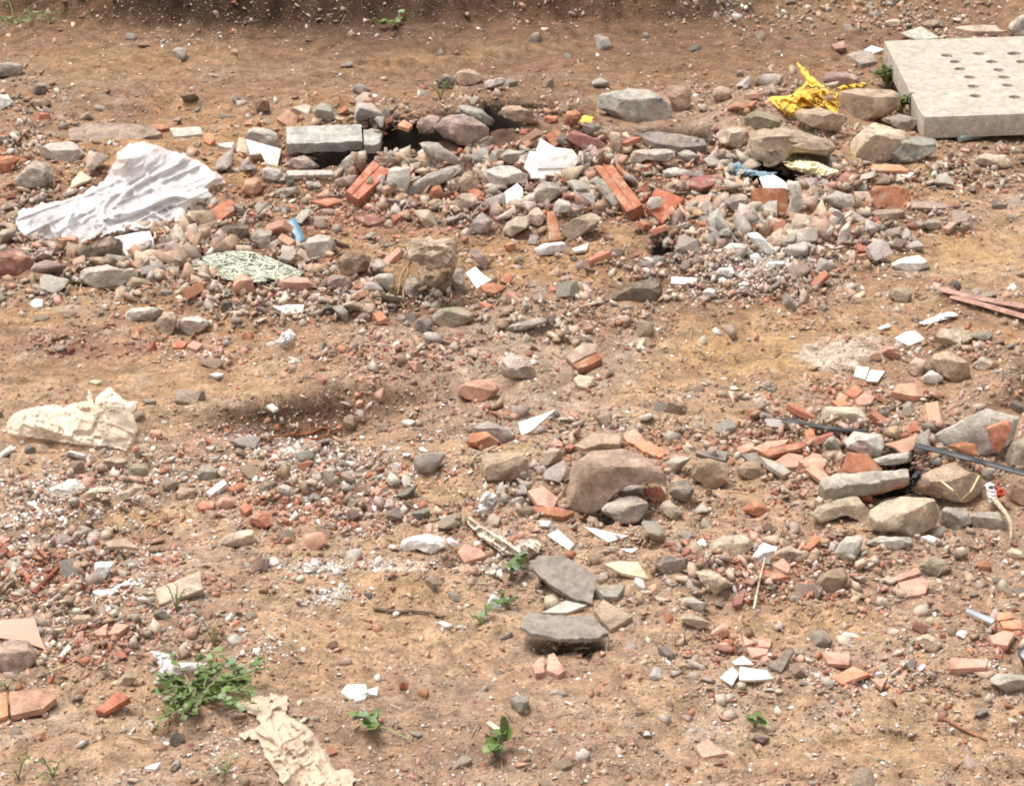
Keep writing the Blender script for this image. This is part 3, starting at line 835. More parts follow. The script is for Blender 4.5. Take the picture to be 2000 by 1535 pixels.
# ---------------------------------------------------------------- the things one by one: kind|name|category|colour|label|landmark|options|outline in photo pixels
ITEMS = '''
Fs|stone_slab|stone|mauve|long flat purplish grey stone lying in the dirt behind the white plastic sheet|the long flat purplish stone|t=.05,tilt=14,bump=.006|134,253 183,239 246,243 299,246 317,260 274,271 211,276 137,274
K|concrete_chunk|concrete|pale|pale concrete chunk behind the left half of the white plastic sheet|the pale chunk behind the plastic sheet||76,294 98,279 141,278 170,299 141,324 98,312
K|concrete_chunk|concrete|grey|grey lump of concrete above the left tip of the white plastic sheet|the grey lump above the plastic's tip||33,348 68,310 95,322 110,345 77,371 35,367
Fp|plaster_flake|plaster|cream|small cream plaster flake touching the upper left edge of the white plastic sheet|||141,352 158,334 180,348 137,367
B|brick_chunk|brick|red|red brick lump beside the grey lump above the plastic sheet's left tip||box=.9|-8,306 22,304 40,311 22,339 -8,340
B|brick_chunk|brick|maroon|big reddish brown earthy lump in front of the plastic sheet's left tip|the reddish brown lump||-20,498 30,486 56,500 64,522 44,541 -20,542
B|brick_chunk|brick|rust|orange brown brick lump between the plastic sheet and the dark half-whitewashed block|||112,464 150,459 158,484 122,492
Fb|brick_shard|brick|red|large bright red brick shard right of the white plastic sheet|the bright red shard by the plastic|t=.03,tilt=30|394,422 430,396 454,390 458,411 424,433 397,431
S|stone|stone|salmon|orange tan block of stone above the bright red shard by the plastic sheet|||471,375 478,348 503,347 513,369 492,387
K|concrete_chunk|concrete|grey|rounded grey concrete lump right behind the white tiled block|the grey lump behind the white block||483,255 510,248 542,263 553,290 530,300 470,272
Fc|concrete_shard|concrete|pale|thin broken pale plank of concrete right of the long purplish stone||t=.04,tilt=20|331,250 390,248 398,262 340,268
Fb|brick_shard|brick|red|small red shard leaning on the end of the purplish stone||t=.02,tilt=30|294,243 318,244 334,250 312,253 297,252
Fb|brick_shard|brick|orange|orange red brick shard between the thin pale plank and the white tiled block||t=.03,tilt=40|396,262 412,260 420,272 410,283 398,276
Fp|plaster_strip|plaster|white|thin white plaster strip pointing at the left end of the white tiled block|||424,281 458,278 456,289 436,286
Fs|stone_slab|stone|pale|pale stone resting on the left end of the concrete beam||t=.04,tilt=25|570,211 596,203 608,207 602,224
S|stone|stone|grey|grey angular stone behind the concrete beam|the grey stone behind the beam||610,219 626,201 647,206 666,236 640,241 620,233
Fs|stone_slab|stone|salmon|peach coloured flat stone leaning against the back of the beam's left end||t=.03,tilt=40|540,232 559,214 583,225 580,240 563,247
S|stone|stone|brown|dark brown upright stone on the dirt edge left of the peach flat stone||box=.9|497,200 522,188 530,214 500,226
K|mortar_slab|concrete|grey|long grey mortar slab leaning beneath the right end of the beam|the leaning grey mortar slab|depth=.3,box=.9|648,336 672,312 696,291 724,287 721,309 690,328 668,343
S|stone|stone|grey|grey stone in the dark hollow under the beam|||563,330 570,312 596,300 624,327 600,333
Fp|plaster_strip|plaster|pale|narrow white strip lying in front of the dark hollow under the beam||t=.025,tilt=20|560,333 648,332 652,341 562,343
Fk|plastic_strip|plastic strip|blue|blue plastic strip standing among the rubble by the round pale stone|the blue strip|t=.006,tilt=32,mat=plastic|559,433 577,424 597,468 580,478
S|stone|stone|pale|round pale grey stone just right of the blue plastic strip|the round pale stone|facets=4,rough=.025,box=.6|592,480 604,464 624,457 648,462 656,478 650,500 630,511 604,502
S|stone|stone|dark|dark brown flat topped stone left of the blue plastic strip|the dark brown stone||410,458 440,440 488,438 493,461 450,477 424,474
S|stone|stone|grey|grey tilted stone between the dark brown stone and the blue strip|||490,468 507,443 531,452 529,482 508,493
Fs|stone_chip|stone|buff|pale flat chip left of the dark brown flat topped stone||t=.02,tilt=20|355,450 401,443 409,468 380,482
S|stone|stone|grey|grey stone half out of view on the dirt slope at the far left edge|||-14,126 30,121 47,127 40,149 -14,152
S|stone|stone|slate|dark grey stone on the dirt slope at far left||box=.9|61,170 72,161 90,162 96,180 84,188 68,187
S|stone|stone|brown|brown flat stone below the dark grey stone on the far left slope|||54,199 92,190 104,206 70,214
P|plaster_lump|plaster|white|white crumbly lump at the left edge below the dirt slope||rough=.16|-8,186 16,184 26,202 14,214 -8,216
S|stone|stone|olive|small olive stone just right of the half-whitewashed block|||300,482 318,473 336,474 340,492 312,497
B|brick_chunk|brick|maroon|deep red brick lump touching the net at its lower left||box=.95|350,530 370,527 395,535 390,547 358,546
B|brick_chunk|brick|salmon|pinkish brick block below the pale green net|the pinkish block|box=.95|456,553 470,531 494,546 497,574 460,575
B|brick_chunk|brick|pink|large brown pink brick half lying below the right end of the green net|the brown pink brick half|box=.95,facets=9|541,552 560,542 598,541 619,560 600,577 560,578 543,571
S|stone|stone|pale|flat pale grey stone with a dark underside below the green net|the flat pale stone|depth=.8|237,609 262,600 300,599 320,606 296,628 258,627 244,622
S|stone|stone|tan|dull tan block touching the right end of the flat pale stone||box=.95|298,630 318,609 336,608 346,626 336,656 308,650
P|plaster_lump|plaster|pale|pale rounded plaster lump right of the dull tan block||rough=.08|345,632 362,620 388,615 409,630 394,650 366,654 350,645
T|tile_shard|tile|white|small thick white tile lying under the brown pink brick half|||531,597 548,598 560,595 594,595 592,609 560,614 548,606
S|stone|stone|charcoal|small blackish striped stone under the pinkish block||rough=.1|428,596 438,585 452,588 455,602 442,611 430,608
Fp|plaster_flake|plaster|white|white chip alone near the left edge above the dirt track|||58,592 68,583 84,585 82,597 68,600
Fb|brick_shard|brick|red|small red shard on the front edge of the rubble above the dirt track|||333,672 348,664 366,668 358,678 340,678
Fb|brick_shard|brick|pink|small pink shard right of the red shard above the dirt track|||364,676 378,665 396,672 384,684
S|stone|stone|grey|rounded grey stone alone behind the heap of red and white crumbs||facets=3,box=.55|384,925 392,910 410,906 424,916 424,932 406,942 388,938
S|stone|stone|tan|pinkish tan block in front of the rounded lone grey stone|||340,968 352,950 384,954 380,970 366,980 348,978
Fp|plaster_strip|plaster|white|white plaster sliver right of the pinkish tan block||t=.02|402,960 436,936 444,944 412,966
Fb|brick_shard|brick|red|red shard right of the white plaster sliver||t=.02|384,985 398,976 420,980 416,992 392,994
B|brick_chunk|brick|pink|pink brick lump between two red shards in the left heap|||422,984 434,970 460,968 462,988 440,1000
Fb|brick_shard|brick|red|small red shard left of the biggest red brick lump in the left heap||t=.03,tilt=25|468,990 480,979 492,992 478,1002
B|brick_chunk|brick|red|biggest red brick lump in the left heap of crumbs|the big red lump of the left heap|box=.95|484,1025 490,1004 508,994 530,1008 540,1022 520,1033
S|stone|stone|pale|pale grey stone on the heap of white crumbs|||540,952 552,944 570,952 574,966 556,972
P|plaster_lump|plaster|chalk|white crumbling mortar lump at left in front of the cream bag||rough=.18|98,956 120,942 150,936 162,950 150,972 118,976
P|plaster_lump|plaster|cream|cream plaster piece just right of the crumbling mortar lump||box=.95|165,968 174,956 193,949 186,979 172,980
P|plaster_lump|plaster|buff|long pale plaster bar in front of the cream bag||depth=.5|218,980 232,966 258,950 282,942 284,950 258,968 228,988
S|stone|stone|buff|tan stone right in front of the cream bag|||196,904 208,894 222,890 250,900 240,916 216,920
S|stone|stone|olive|dull round stone right of the tan stone by the cream bag||facets=4|250,920 262,906 282,904 292,918 280,932 258,932
Fp|shell|shell|chalk|thin pale shell on the dirt track above the dark hollow|||409,731 424,727 438,730 424,735
Fp|shell|shell|cream|pale flat shell behind the knot of the cream bag|||172,745 184,741 200,744 188,749
Fp|shell|shell|chalk|pale shell at the rim of the dark hollow in the track|||520,792 532,788 544,797 534,801
Fp|shell|shell|chalk|small white shell right of the dark hollow|||784,823 796,818 812,822 800,829
S|boulder|boulder|bluegrey|big grey green boulder with a flat brown front at the back of the heap|the big grey green boulder|depth=.8,box=.9,facets=9,rough=.045|1163,210 1172,186 1192,180 1227,172 1262,170 1292,188 1316,216 1311,234 1302,247 1250,253 1214,250 1186,226
C|earth_clod|earth clod|clay|earth coated brown lump touching the right side of the big grey green boulder|the brown lump beside the boulder||1298,174 1318,168 1348,172 1351,196 1345,212 1322,226 1312,212
S|rock|rock|mauve|large brown grey rock with a smooth domed top above the dark hollow|the domed brown grey rock|facets=5,depth=.8|852,248 866,233 879,224 916,226 942,242 957,260 950,278 940,286 896,285 862,269
S|rock|rock|mauve|purple brown rock tucked behind the left of the domed rock||facets=4|814,245 822,231 838,224 862,225 860,246 848,264 820,261
K|mortar_slab|concrete|grey|rough grey mortar strip lying behind the domed brown grey rock|the rough mortar strip|depth=.5|874,215 892,206 914,203 940,215 958,229 972,243 967,255 944,241 910,228
S|stone|stone|tan|tan drum shaped stone on the dirt bank behind the heap|the tan drum shaped stone|facets=3,box=.95,rough=.03|884,152 896,140 917,133 940,146 944,156 930,166 898,170
S|stone|stone|slate|grey round stone touching the tan drum shaped stone||facets=3|852,158 862,145 876,143 888,160 884,174 868,180 856,172
C|earth_clod|earth clod|tan|brown knobbly clod right of the rough mortar strip|the knobbly clod|rough=.12|972,226 982,210 1000,205 1018,208 1040,220 1052,232 1044,244 1004,237
B|brick_chunk|brick|red|red brick bit in the dark pit below the big boulder|||1058,234 1070,224 1090,228 1092,240 1070,244
B|brick_chunk|brick|rust|rust red brick in the pit between clod and big boulder|||1096,240 1108,216 1130,214 1138,232 1112,248
B|brick|brick|maroon|dark red brick with flat top right behind the large white broken tile|the dark red brick|box=1,facets=3,rough=.02|1102,272 1120,252 1180,280 1184,298 1162,303 1128,288
Fk|foam_piece|foam|yellow|pale yellow spongy scrap in front of the big grey green boulder||t=.02,tilt=30,mat=cloth|1130,232 1142,225 1158,228 1156,240 1136,241
S|stone|stone|slate|dark slate coloured stone under the left corner of the big grey green boulder|||1136,254 1146,242 1166,240 1182,256 1166,266 1146,264
K|mortar_slab|concrete|tan|upright tan post of mortar right below the big grey green boulder||depth=.6,box=1|1190,262 1196,250 1212,252 1216,302 1194,302
K|mortar_slab|concrete|grey|pale bent mortar arm rising left from the white tile to the hollow|the bent mortar arm|depth=.35,box=.95|814,272 832,269 850,272 874,292 898,310 910,322 890,330 862,324 832,302
K|mortar_slab|concrete|grey|pale mortar arm sloping down left to the end of the hollow brick|the sloping mortar arm|depth=.35,box=.95|786,376 820,350 848,336 880,322 912,319 904,334 880,350 846,366 800,392
S|stone|stone|tan|tan angular stone inside the fork of the two mortar arms||box=.95|800,314 818,305 848,319 844,335 802,335
K|concrete_chunk|concrete|pale|grey white rubble lump left below the large white broken tile|the lump below the white tile|rough=.1|954,332 978,325 1003,323 1034,341 1032,358 990,364 960,368
S|stone|stone|grey|smooth grey stone left of the large white broken tile||facets=3|975,307 994,292 1026,294 1024,312 1018,319 992,322
S|stone|stone|tan|tan stone right of the sloping mortar arm||box=.9|895,350 917,326 936,352 931,380 904,381
B|brick_chunk|brick|rust|red faced stone under the sloping mortar arm|||834,382 846,364 858,358 869,382 848,398
S|stone|stone|buff|tan rounded stone left of the white pointed shard|||880,396 903,379 930,378 937,400 918,413 897,419
S|stone|stone|grey|pale grey stone in front of the white pointed shard|||912,448 926,430 942,414 965,428 950,455 928,458
S|stone|stone|buff|pale upright stone right under the white pointed shard||box=.9|1028,428 1036,412 1052,402 1067,426 1054,445 1040,440
Fb|brick_shard|brick|orange|small orange chip on the grey stone beside the white pointed shard||t=.012,tilt=25|1047,376 1062,374 1078,383 1066,391
S|stone|stone|grey|grey stone carrying the small orange chip|||1036,392 1044,370 1062,354 1094,358 1099,380 1064,402
S|stone|stone|olive|olive smooth long stone above the white brick sized block|the olive stone|facets=3,rough=.03,box=.6|1095,458 1104,440 1120,428 1158,411 1176,425 1160,446 1136,462 1112,470
Fb|brick_shard|brick|rust|narrow upright red brick bar left of the olive stone||t=.05,tilt=35|1068,415 1083,411 1098,468 1072,472
Fb|brick_shard|brick|rust|narrow red bar lying along the back of the grooved brick on the right||t=.04,tilt=25|1199,310 1213,326 1250,358 1232,354 1206,330
P|plaster_block|plaster|white|white brick sized block with a broken side below the olive stone|the white block below the olive stone|box=1,facets=3,rough=.03|1043,487 1060,477 1104,471 1108,488 1082,497 1050,502
Fp|plaster_flake|plaster|chalk|pale flake right of the white block below the olive stone|||1116,486 1150,474 1146,488 1124,491
S|stone|stone|mauve|long mauve stone pointing at the white shard beside the root clump||depth=.5|912,490 928,481 950,502 964,521 952,532 930,512
B|brick_chunk|brick|orange|small orange cube of brick right of the mauve stone||box=1|984,478 994,471 1008,474 1008,490 988,493
Fb|brick_shard|brick|rust|red shard lying in front of the white shard beside the root clump||t=.02|938,556 962,551 990,560 966,573 944,568
Fb|brick_shard|brick|red|red upright chip behind the red shard by the root clump||t=.02,tilt=40|976,548 988,534 1002,538 994,556
C|earth_clod|earth clod|tan|large knobbly tan clod of dried mud at the right of the yellow bag's end|the large knobbly clod|rough=.13,facets=4|1456,302 1464,262 1484,248 1512,242 1564,256 1600,272 1626,292 1610,307 1570,300 1546,302 1530,318 1504,325
C|earth_clod|earth clod|olive|rough clod in front of the crumpled yellow bag|||1448,234 1466,222 1498,217 1538,236 1526,250 1484,254 1458,251
C|earth_clod|earth clod|tan|rough flat clod between the yellow bag and the cream boulder||rough=.1|1550,228 1570,214 1600,210 1654,232 1646,258 1612,256 1580,250
S|stone|stone|buff|square tan stone left of the large knobbly clod||box=1|1398,268 1409,252 1440,246 1457,249 1464,266 1441,296 1404,279
S|boulder|boulder|cream|large cream boulder below the corner of the perforated slab|the large cream boulder|facets=6,depth=.8,rough=.045|1646,313 1656,288 1673,266 1708,238 1742,244 1766,257 1788,278 1764,300 1738,317 1690,318
S|stone|stone|green|grey green stone leaning on the right side of the large cream boulder|the grey green stone|facets=6|1734,294 1748,280 1766,273 1794,266 1830,270 1824,295 1788,320 1750,321 1737,310
C|earth_clod|earth clod|grey|grey crusted clod wedged between the slab and the cream boulder|||1720,234 1740,226 1758,224 1794,232 1788,260 1766,262 1748,252
S|stone|stone|cream|cream pointed stone on the dirt right of the grey green stone|||1884,328 1904,312 1926,298 1962,305 1982,327 1950,332 1916,326
S|stone|stone|tan|tan drum shaped block between the yellow bag and the perforated slab|the tan drum by the slab|box=.95,facets=3,rough=.03,depth=.6|1635,181 1650,175 1680,171 1746,175 1758,190 1757,210 1724,232 1690,236 1658,237 1639,215
S|stone|stone|tan|round ball shaped stone left of the yellow bag||facets=1,rough=.02,box=.35|1391,188 1394,174 1408,167 1424,172 1429,186 1420,198 1402,201
S|stone|stone|grey|grey stone behind the left tip of the yellow bag|||1470,160 1490,145 1516,143 1532,150 1529,165 1492,173
S|stone|stone|mauve|flat mauve rock showing behind the middle of the yellow bag||depth=.7|1592,150 1622,142 1652,140 1686,158 1660,168 1634,173
Fs|stone_slab|stone|grey|flat grey stone slab left of the slab's far corner||t=.03|1654,107 1680,98 1704,101 1709,120 1682,126
Fp|plaster_flake|plaster|white|white flake touching the far left corner of the perforated slab||tilt=25|1687,98 1702,89 1727,97 1704,106
Fs|stone_slab|stone|pink|pinkish block left of the flat grey stone near the slab's far corner||t=.04,tilt=30|1623,88 1648,79 1653,93 1632,96
Fl|slate_sheet|slate|bluegrey|dark blue grey slate sheet lying behind the perforated slab|the dark slate behind the slab|t=.01,tilt=16|1757,65 1799,52 1836,74 1792,78
Fs|stone_slab|stone|buff|long pale flat stone on the dirt behind the perforated slab||t=.03|1863,54 1900,49 1944,49 1960,62 1902,62
S|boulder|boulder|pale|large pale boulder cut by the frame behind the perforated slab|the pale boulder behind the slab||1966,56 1976,39 2012,22 2014,76 1980,74
S|stone|stone|cream|yellowish stone on the dirt left of the dark slate sheet|||1725,44 1742,37 1761,39 1758,53 1734,54
S|stone|stone|olive|dull olive stone touching the back of the dark slate sheet|||1798,44 1822,38 1844,39 1847,55 1806,57
Fb|brick_block|brick|rust|brown red brick on edge among mauve tiles at right|the brown red brick on edge|t=.06,tilt=62,bevel=.008,bump=.004|1701,370 1709,362 1774,366 1781,400 1762,408 1705,404
Fb|tile_strip|tile|mauve|mauve tile strip sticking out left from under the brown red brick||t=.015|1668,374 1702,374 1702,402 1675,397
Fb|tile_strip|tile|mauve|mauve tile strip running right from the brown red brick||t=.012,tilt=14|1780,390 1848,398 1850,407 1780,406
Fb|brick_shard|brick|orange|orange brick corner leaning on the grey chunk right of the standing tile||t=.04,tilt=45|1580,423 1599,404 1626,419 1620,434 1598,430
K|concrete_chunk|concrete|grey|grey chunk carrying the orange brick corner|||1614,420 1624,403 1649,421 1646,444 1616,442
K|concrete_chunk|concrete|grey|grey mottled chunk between the standing tile and the brown red brick|||1604,391 1634,372 1671,379 1671,408 1636,411
Fb|roof_tile_piece|tile|orange|flat orange tile strip beneath the small white glass tile||t=.012|1690,321 1760,322 1776,334 1710,333
Fb|tile_shard|tile|maroon|dark mauve flat tile left of the orange strip by the white glass tile||t=.015,tilt=18|1630,353 1652,334 1681,341 1662,360
T|tile_shard|tile|white|small white glass tile lying flat below the grey green stone|the small white glass tile|tilt=12|1747,338 1758,334 1786,338 1775,347
P|plaster_lump|plaster|white|long white plaster lump pointing up in the white scatter at right|the long white plaster lump|rough=.08|1456,455 1462,448 1476,450 1496,470 1516,489 1510,500 1492,498
P|plaster_lump|plaster|chalk|biggest grey white lump left of the long white plaster lump||rough=.12|1410,484 1432,474 1462,478 1466,494 1440,500 1414,496
P|plaster_lump|plaster|white|small white nub under the long white plaster lump|||1464,500 1478,493 1488,502 1480,512 1466,510
P|plaster_lump|plaster|white|white flat lump at the right end of the white scatter||depth=.6|1490,516 1510,509 1538,512 1536,523 1506,527
P|plaster_lump|plaster|white|white lump right of the white bar shaped tile|||1394,535 1404,524 1430,521 1436,534 1420,542
P|plaster_lump|plaster|chalk|white upright nub below the white lump beside the bar shaped tile|||1404,545 1414,538 1422,548 1420,562 1406,562
P|plaster_lump|plaster|white|round white nub right of the white upright nub|||1442,556 1452,548 1462,554 1460,564 1446,564
P|plaster_lump|plaster|chalk|pale lump in front of the bar shaped white tile|||1366,574 1384,562 1402,568 1398,580 1374,582
T|tile_shard|tile|white|white bar shaped tile lying alone right of the dark pyramid stone|the white bar shaped tile|t=.015,tilt=16|1311,540 1362,543 1360,556 1312,553
S|stone|stone|dark|dark grey brown pyramid shaped stone left of the white bar shaped tile|the dark pyramid stone|facets=7|1190,583 1208,568 1228,555 1284,541 1296,570 1280,597 1234,596
P|plaster_lump|plaster|chalk|low pale crusty rock on the sandy rise at far right||depth=.8|1738,514 1766,504 1796,500 1822,520 1790,532 1752,530
S|stone|stone|olive|round grey brown stone below the low pale crusty rock|||1736,570 1752,560 1776,562 1784,578 1768,594 1742,588
T|tile_shard|tile|white|large square white tile with a crack on the sandy slope at right|the cracked square white tile||1747,660 1768,648 1786,645 1807,662 1775,675
T|tile_shard|tile|white|small oblong white tile above left of the cracked square white tile|||1713,641 1735,631 1740,637 1720,643
T|tile_shard|tile|white|left of two white tile halves above the orange tile heap|the pair of white tile halves||1673,714 1698,717 1690,740 1668,734
T|tile_shard|tile|white|right pointed one of two white tile halves above the orange tile heap|||1701,721 1728,725 1714,745 1691,743
Fs|stone_slab|stone|buff|ribbed pale slab of rock above the earthy rocks at right|the ribbed pale rock|t=.05,tilt=35,bump=.008|1826,656 1838,641 1894,644 1900,660 1880,670
C|rock|rock|tan|largest earthy rock right below the ribbed pale slab|the largest earthy rock|rough=.08|1814,698 1832,686 1850,682 1892,708 1903,732 1864,748 1828,727
S|stone|stone|buff|upright tan stone touching the left of the largest earthy rock|||1773,718 1780,702 1790,696 1808,706 1800,738 1782,732
P|plaster_lump|plaster|chalk|pale lump in front of the largest earthy rock|||1798,738 1820,721 1844,738 1828,752 1808,748
S|stone|stone|pale|pale angular stone right of the largest earthy rock|||1899,711 1920,696 1947,710 1926,726 1908,722
Fs|stone_slab|stone|salmon|flat salmon stone right of the orange tile heap|the flat salmon stone|t=.03,tilt=20|1742,765 1754,749 1800,749 1804,774 1775,772
K|concrete_block|concrete|buff|squared tan block on the black rubber strip below the orange tile heap|the squared tan block|box=1,facets=3,rough=.02,depth=.6|1602,830 1604,806 1611,794 1684,794 1692,828 1666,837 1630,833
K|concrete_chunk|concrete|grey|big wedge of grey concrete with brick stuck to it at the right edge|the big concrete wedge|depth=.28,box=.9|1796,862 1830,846 1863,830 1944,786 1990,808 1984,850 1960,880 1926,892 1880,888 1840,874
B|brick_block|brick|red|red brick face bonded to the front of the big concrete wedge||lift=2.4,depth=.35,box=1|1926,832 1970,814 1978,852 1950,882 1934,868
B|brick_half|brick|rust|smooth red brown brick half under the big concrete wedge||lift=1.3,depth=.4,box=1,facets=4|1848,872 1878,860 1906,868 1916,892 1884,890
S|rock|rock|olive|brown rock cut by the frame right of the big concrete wedge|||1962,905 1976,868 2004,850 2012,900 1996,918
K|plaster_chunk|plaster|pale|cracked whitish plaster chunk above the triangular red brick|the cracked whitish chunk|box=.95|1646,862 1670,844 1720,844 1728,873 1714,895 1682,888 1654,876
K|plaster_chunk|plaster|pale|lower whitish plaster chunk right of the triangular red brick|||1703,896 1740,886 1784,882 1780,902 1750,908 1720,908
Fb|roof_tile_piece|tile|red|curved red tile piece right above the cracked whitish chunk||t=.015,tilt=35|1733,852 1789,820 1800,840 1768,846 1740,849
Fb|roof_tile_piece|tile|salmon|folded brown tile pieces right of the cracked whitish chunk||t=.012,tilt=40|1727,868 1789,849 1797,870 1764,887 1748,874
Fb|brick_block|brick|rust|triangular red brick between the whitish chunk and the long brick faced beam|the triangular red brick|t=.06,tilt=45|1640,924 1655,882 1695,886 1724,917 1680,922
C|rock|rock|tan|rock with dry straw on it beside the black plastic bag|the straw covered rock|rough=.09|1776,956 1796,930 1821,914 1864,903 1914,933 1928,968 1898,987 1860,980 1826,972
S|rock|rock|buff|left of the big tan rocks below the brick faced beam, hollowed in front|the hollowed tan rock|facets=5|1579,1006 1594,990 1617,977 1673,970 1703,1004 1688,1022 1652,1006 1606,1020
S|rock|rock|buff|largest square tan rock in front of the straw covered rock|the largest square tan rock|box=.9,depth=.7,facets=8|1699,1014 1706,996 1720,977 1754,967 1811,974 1837,992 1822,1030 1790,1046 1757,1049 1708,1032
S|stone|stone|grey|grey flat rock touching the right side of the largest square tan rock||box=.9|1829,1008 1845,988 1885,991 1896,1020 1870,1037 1836,1026
S|stone|stone|grey|grey flat rock under the red and white wrapper||box=.9|1892,1008 1912,998 1952,998 1974,1034 1934,1039 1898,1030
S|stone|stone|pink|pinkish stone at the right edge beside the red and white wrapper|||1962,956 1980,944 2008,940 2010,992 1974,982
C|stone|stone|clay|brown earthy round stone left of the long brick faced beam|||1438,918 1452,902 1478,902 1494,920 1486,936 1456,936
S|stone|stone|slate|dark grey pointed stone right of the big curved boulder|the dark pointed stone||1305,958 1316,944 1334,935 1358,957 1340,983 1318,978
C|earth_clod|earth clod|clay|big brown earth lump right of the dark pointed stone|the big brown earth lump||1350,931 1358,908 1372,896 1416,896 1425,933 1404,954 1380,958
B|brick_chunk|brick|rust|dark red brick corner alone in the dirt left of the hollowed tan rock|the lone dark red brick corner|box=.95|1450,998 1458,984 1473,977 1510,996 1494,1011 1468,1006
S|boulder|boulder|tan|big curved tan boulder hooked over the smaller round stone|the big curved boulder|depth=.5,facets=3,rough=.03,box=.8|1106,992 1110,950 1114,914 1132,896 1154,882 1213,875 1250,890 1280,910 1306,929 1298,945 1260,944 1230,946 1198,968 1176,992 1156,1005 1124,1002
S|stone|stone|pale|round pale grey stone in the hook of the big curved boulder|the round stone in the hook|facets=6|1170,998 1184,982 1213,970 1249,967 1271,989 1262,1008 1249,1021 1210,1025 1194,1012
S|stone|stone|grey|grey stone squeezed between the big curved boulder and round pale stone|||1193,968 1206,954 1223,946 1258,949 1257,968 1240,972
S|stone|stone|buff|pale pointed stone right of the round stone in the hook|||1285,986 1302,974 1322,988 1338,1003 1316,1015 1296,1004
S|rock|rock|tan|brown rounded rock left of the big curved boulder|the brown rounded rock|facets=6|936,920 942,900 950,889 982,882 1010,888 1032,897 1035,919 1012,934 988,945 952,944
B|brick_half|brick|rust|smooth dark red brick end on the grey stone above the brown rounded rock|the smooth dark red brick end|box=.95,facets=3,rough=.02|908,862 918,846 950,842 978,862 968,874 942,879 920,874
S|stone|stone|grey|grey stone right behind the smooth dark red brick end|||915,840 932,828 950,823 996,838 1007,852 990,874 970,862 940,842
Fs|stone_slab|stone|tan|flat tan stone with a crack above the big curved boulder|the flat cracked stone|t=.04,tilt=14|1120,870 1140,857 1161,844 1214,851 1210,867 1176,866 1142,876
S|stone|stone|salmon|smooth salmon stone on the track's right shoulder|the smooth salmon stone|facets=3,rough=.03|891,768 900,754 918,745 960,738 976,760 964,776 942,786 912,780
Fs|stone_slab|stone|buff|pale leaning slab with red brick under it in the middle of the dirt|the pale leaning slab|t=.025,tilt=28|1105,698 1120,684 1136,671 1168,671 1165,687 1140,698 1118,709
Fb|brick_shard|brick|rust|red brick piece under the pale leaning slab||t=.03,tilt=20|1118,712 1150,696 1172,688 1176,700 1150,714 1128,720
Fs|stone_chip|stone|cream|cream chip in front of the pale leaning slab||t=.02,tilt=30|1120,740 1130,731 1161,736 1156,748 1146,758 1128,752
S|stone|stone|olive|smooth flat pebble with a red streak below the root clump|the smooth flat pebble|facets=3,rough=.02,depth=.9|841,622 856,604 880,600 904,600 926,613 922,628 906,637 868,643 848,634
S|stone|stone|slate|round dark speckled stone left of the smooth flat pebble||rough=.08|808,634 818,620 836,618 846,634 842,650 820,652
S|stone|stone|grey|grey stone standing at the left foot of the root clump||box=.9|789,566 792,546 806,540 822,552 828,576 812,586 794,582
S|stone|stone|grey|tall grey stone at the right foot of the root clump||box=.9|880,566 886,520 902,516 908,560 906,576 886,576
C|earth_clod|earth clod|pale|pale fibrous lump in the middle dirt left of the leaning slab|the pale fibrous lump|rough=.12|983,700 1000,692 1026,697 1048,729 1030,738 1000,742 980,726
C|earth_clod|earth clod|grey|low grey earth ridge above the pale fibrous lump||depth=.7,rough=.1|972,650 1000,634 1040,624 1090,618 1060,634 1010,650
Fl|slate|slate|slate|upper dark slate with a chipped left edge in the foreground|the upper dark slate|t=.014,tilt=20,jag=1.6,bump=.004|1039,1104 1051,1085 1104,1086 1136,1104 1166,1126 1158,1179 1118,1168 1083,1147 1056,1126 1044,1115
Fl|slate|slate|slate|lower dark slate tilted over a black gap in the foreground|the lower dark slate|t=.013,tilt=4,sink=.045,jag=1.4,bump=.004|1015,1221 1030,1194 1090,1202 1158,1202 1189,1238 1154,1249 1090,1246 1037,1235
Fl|slate|slate|bluegrey|small grey slate between the two large dark slates||t=.012,tilt=14|1058,1196 1080,1184 1105,1172 1147,1181 1108,1196
Fs|stone_slab|stone|tan|tan square tile corner under the right of the two slates||t=.02,tilt=14|1160,1192 1178,1170 1236,1203 1192,1229
Fs|stone_slab|stone|grey|grey slab right of the upper dark slate||t=.03,tilt=16|1162,1148 1176,1142 1221,1142 1206,1165 1180,1164
Fp|tile_shard|tile|cream|cream plaster tile right of the upper dark slate|the cream tile by the slate|t=.012,tilt=16|1178,1100 1210,1095 1246,1097 1268,1130 1240,1124 1213,1118
T|tile_shard|tile|white|white tile with black specks above the upper dark slate|||1069,1044 1090,1033 1122,1062 1111,1073
T|tile_shard|tile|white|long pointed white tile below the big curved boulder||tilt=16|1139,1027 1180,1036 1228,1046 1188,1058
T|tile_shard|tile|white|tiny white tile just below the left foot of the big curved boulder|||1053,1016 1076,1017 1071,1027 1056,1026
T|tile_shard|tile|white|slim white tile sliver right of the specked white tile|||1209,1071 1248,1070 1234,1079
P|plaster_lump|plaster|white|biggest white plaster lump in the foreground left of the twisted cloth|the biggest white lump|rough=.1,depth=.7|783,1066 792,1054 806,1047 844,1040 862,1050 869,1065 842,1081 810,1072 791,1078
P|plaster_lump|plaster|white|small white plaster piece right of the biggest white lump|||868,1052 880,1048 898,1062 892,1072 878,1066
Fb|brick_shard|brick|salmon|salmon brick shard below the twisted dirty cloth|the salmon shard|t=.03,tilt=28|893,1077 907,1062 938,1070 950,1084 907,1098
Fp|tile_shard|tile|white|largest of three white stone flakes on the bare dirt in the foreground|the white flakes on bare dirt|t=.012,tilt=12|666,1350 678,1336 714,1335 718,1350 700,1360 685,1364
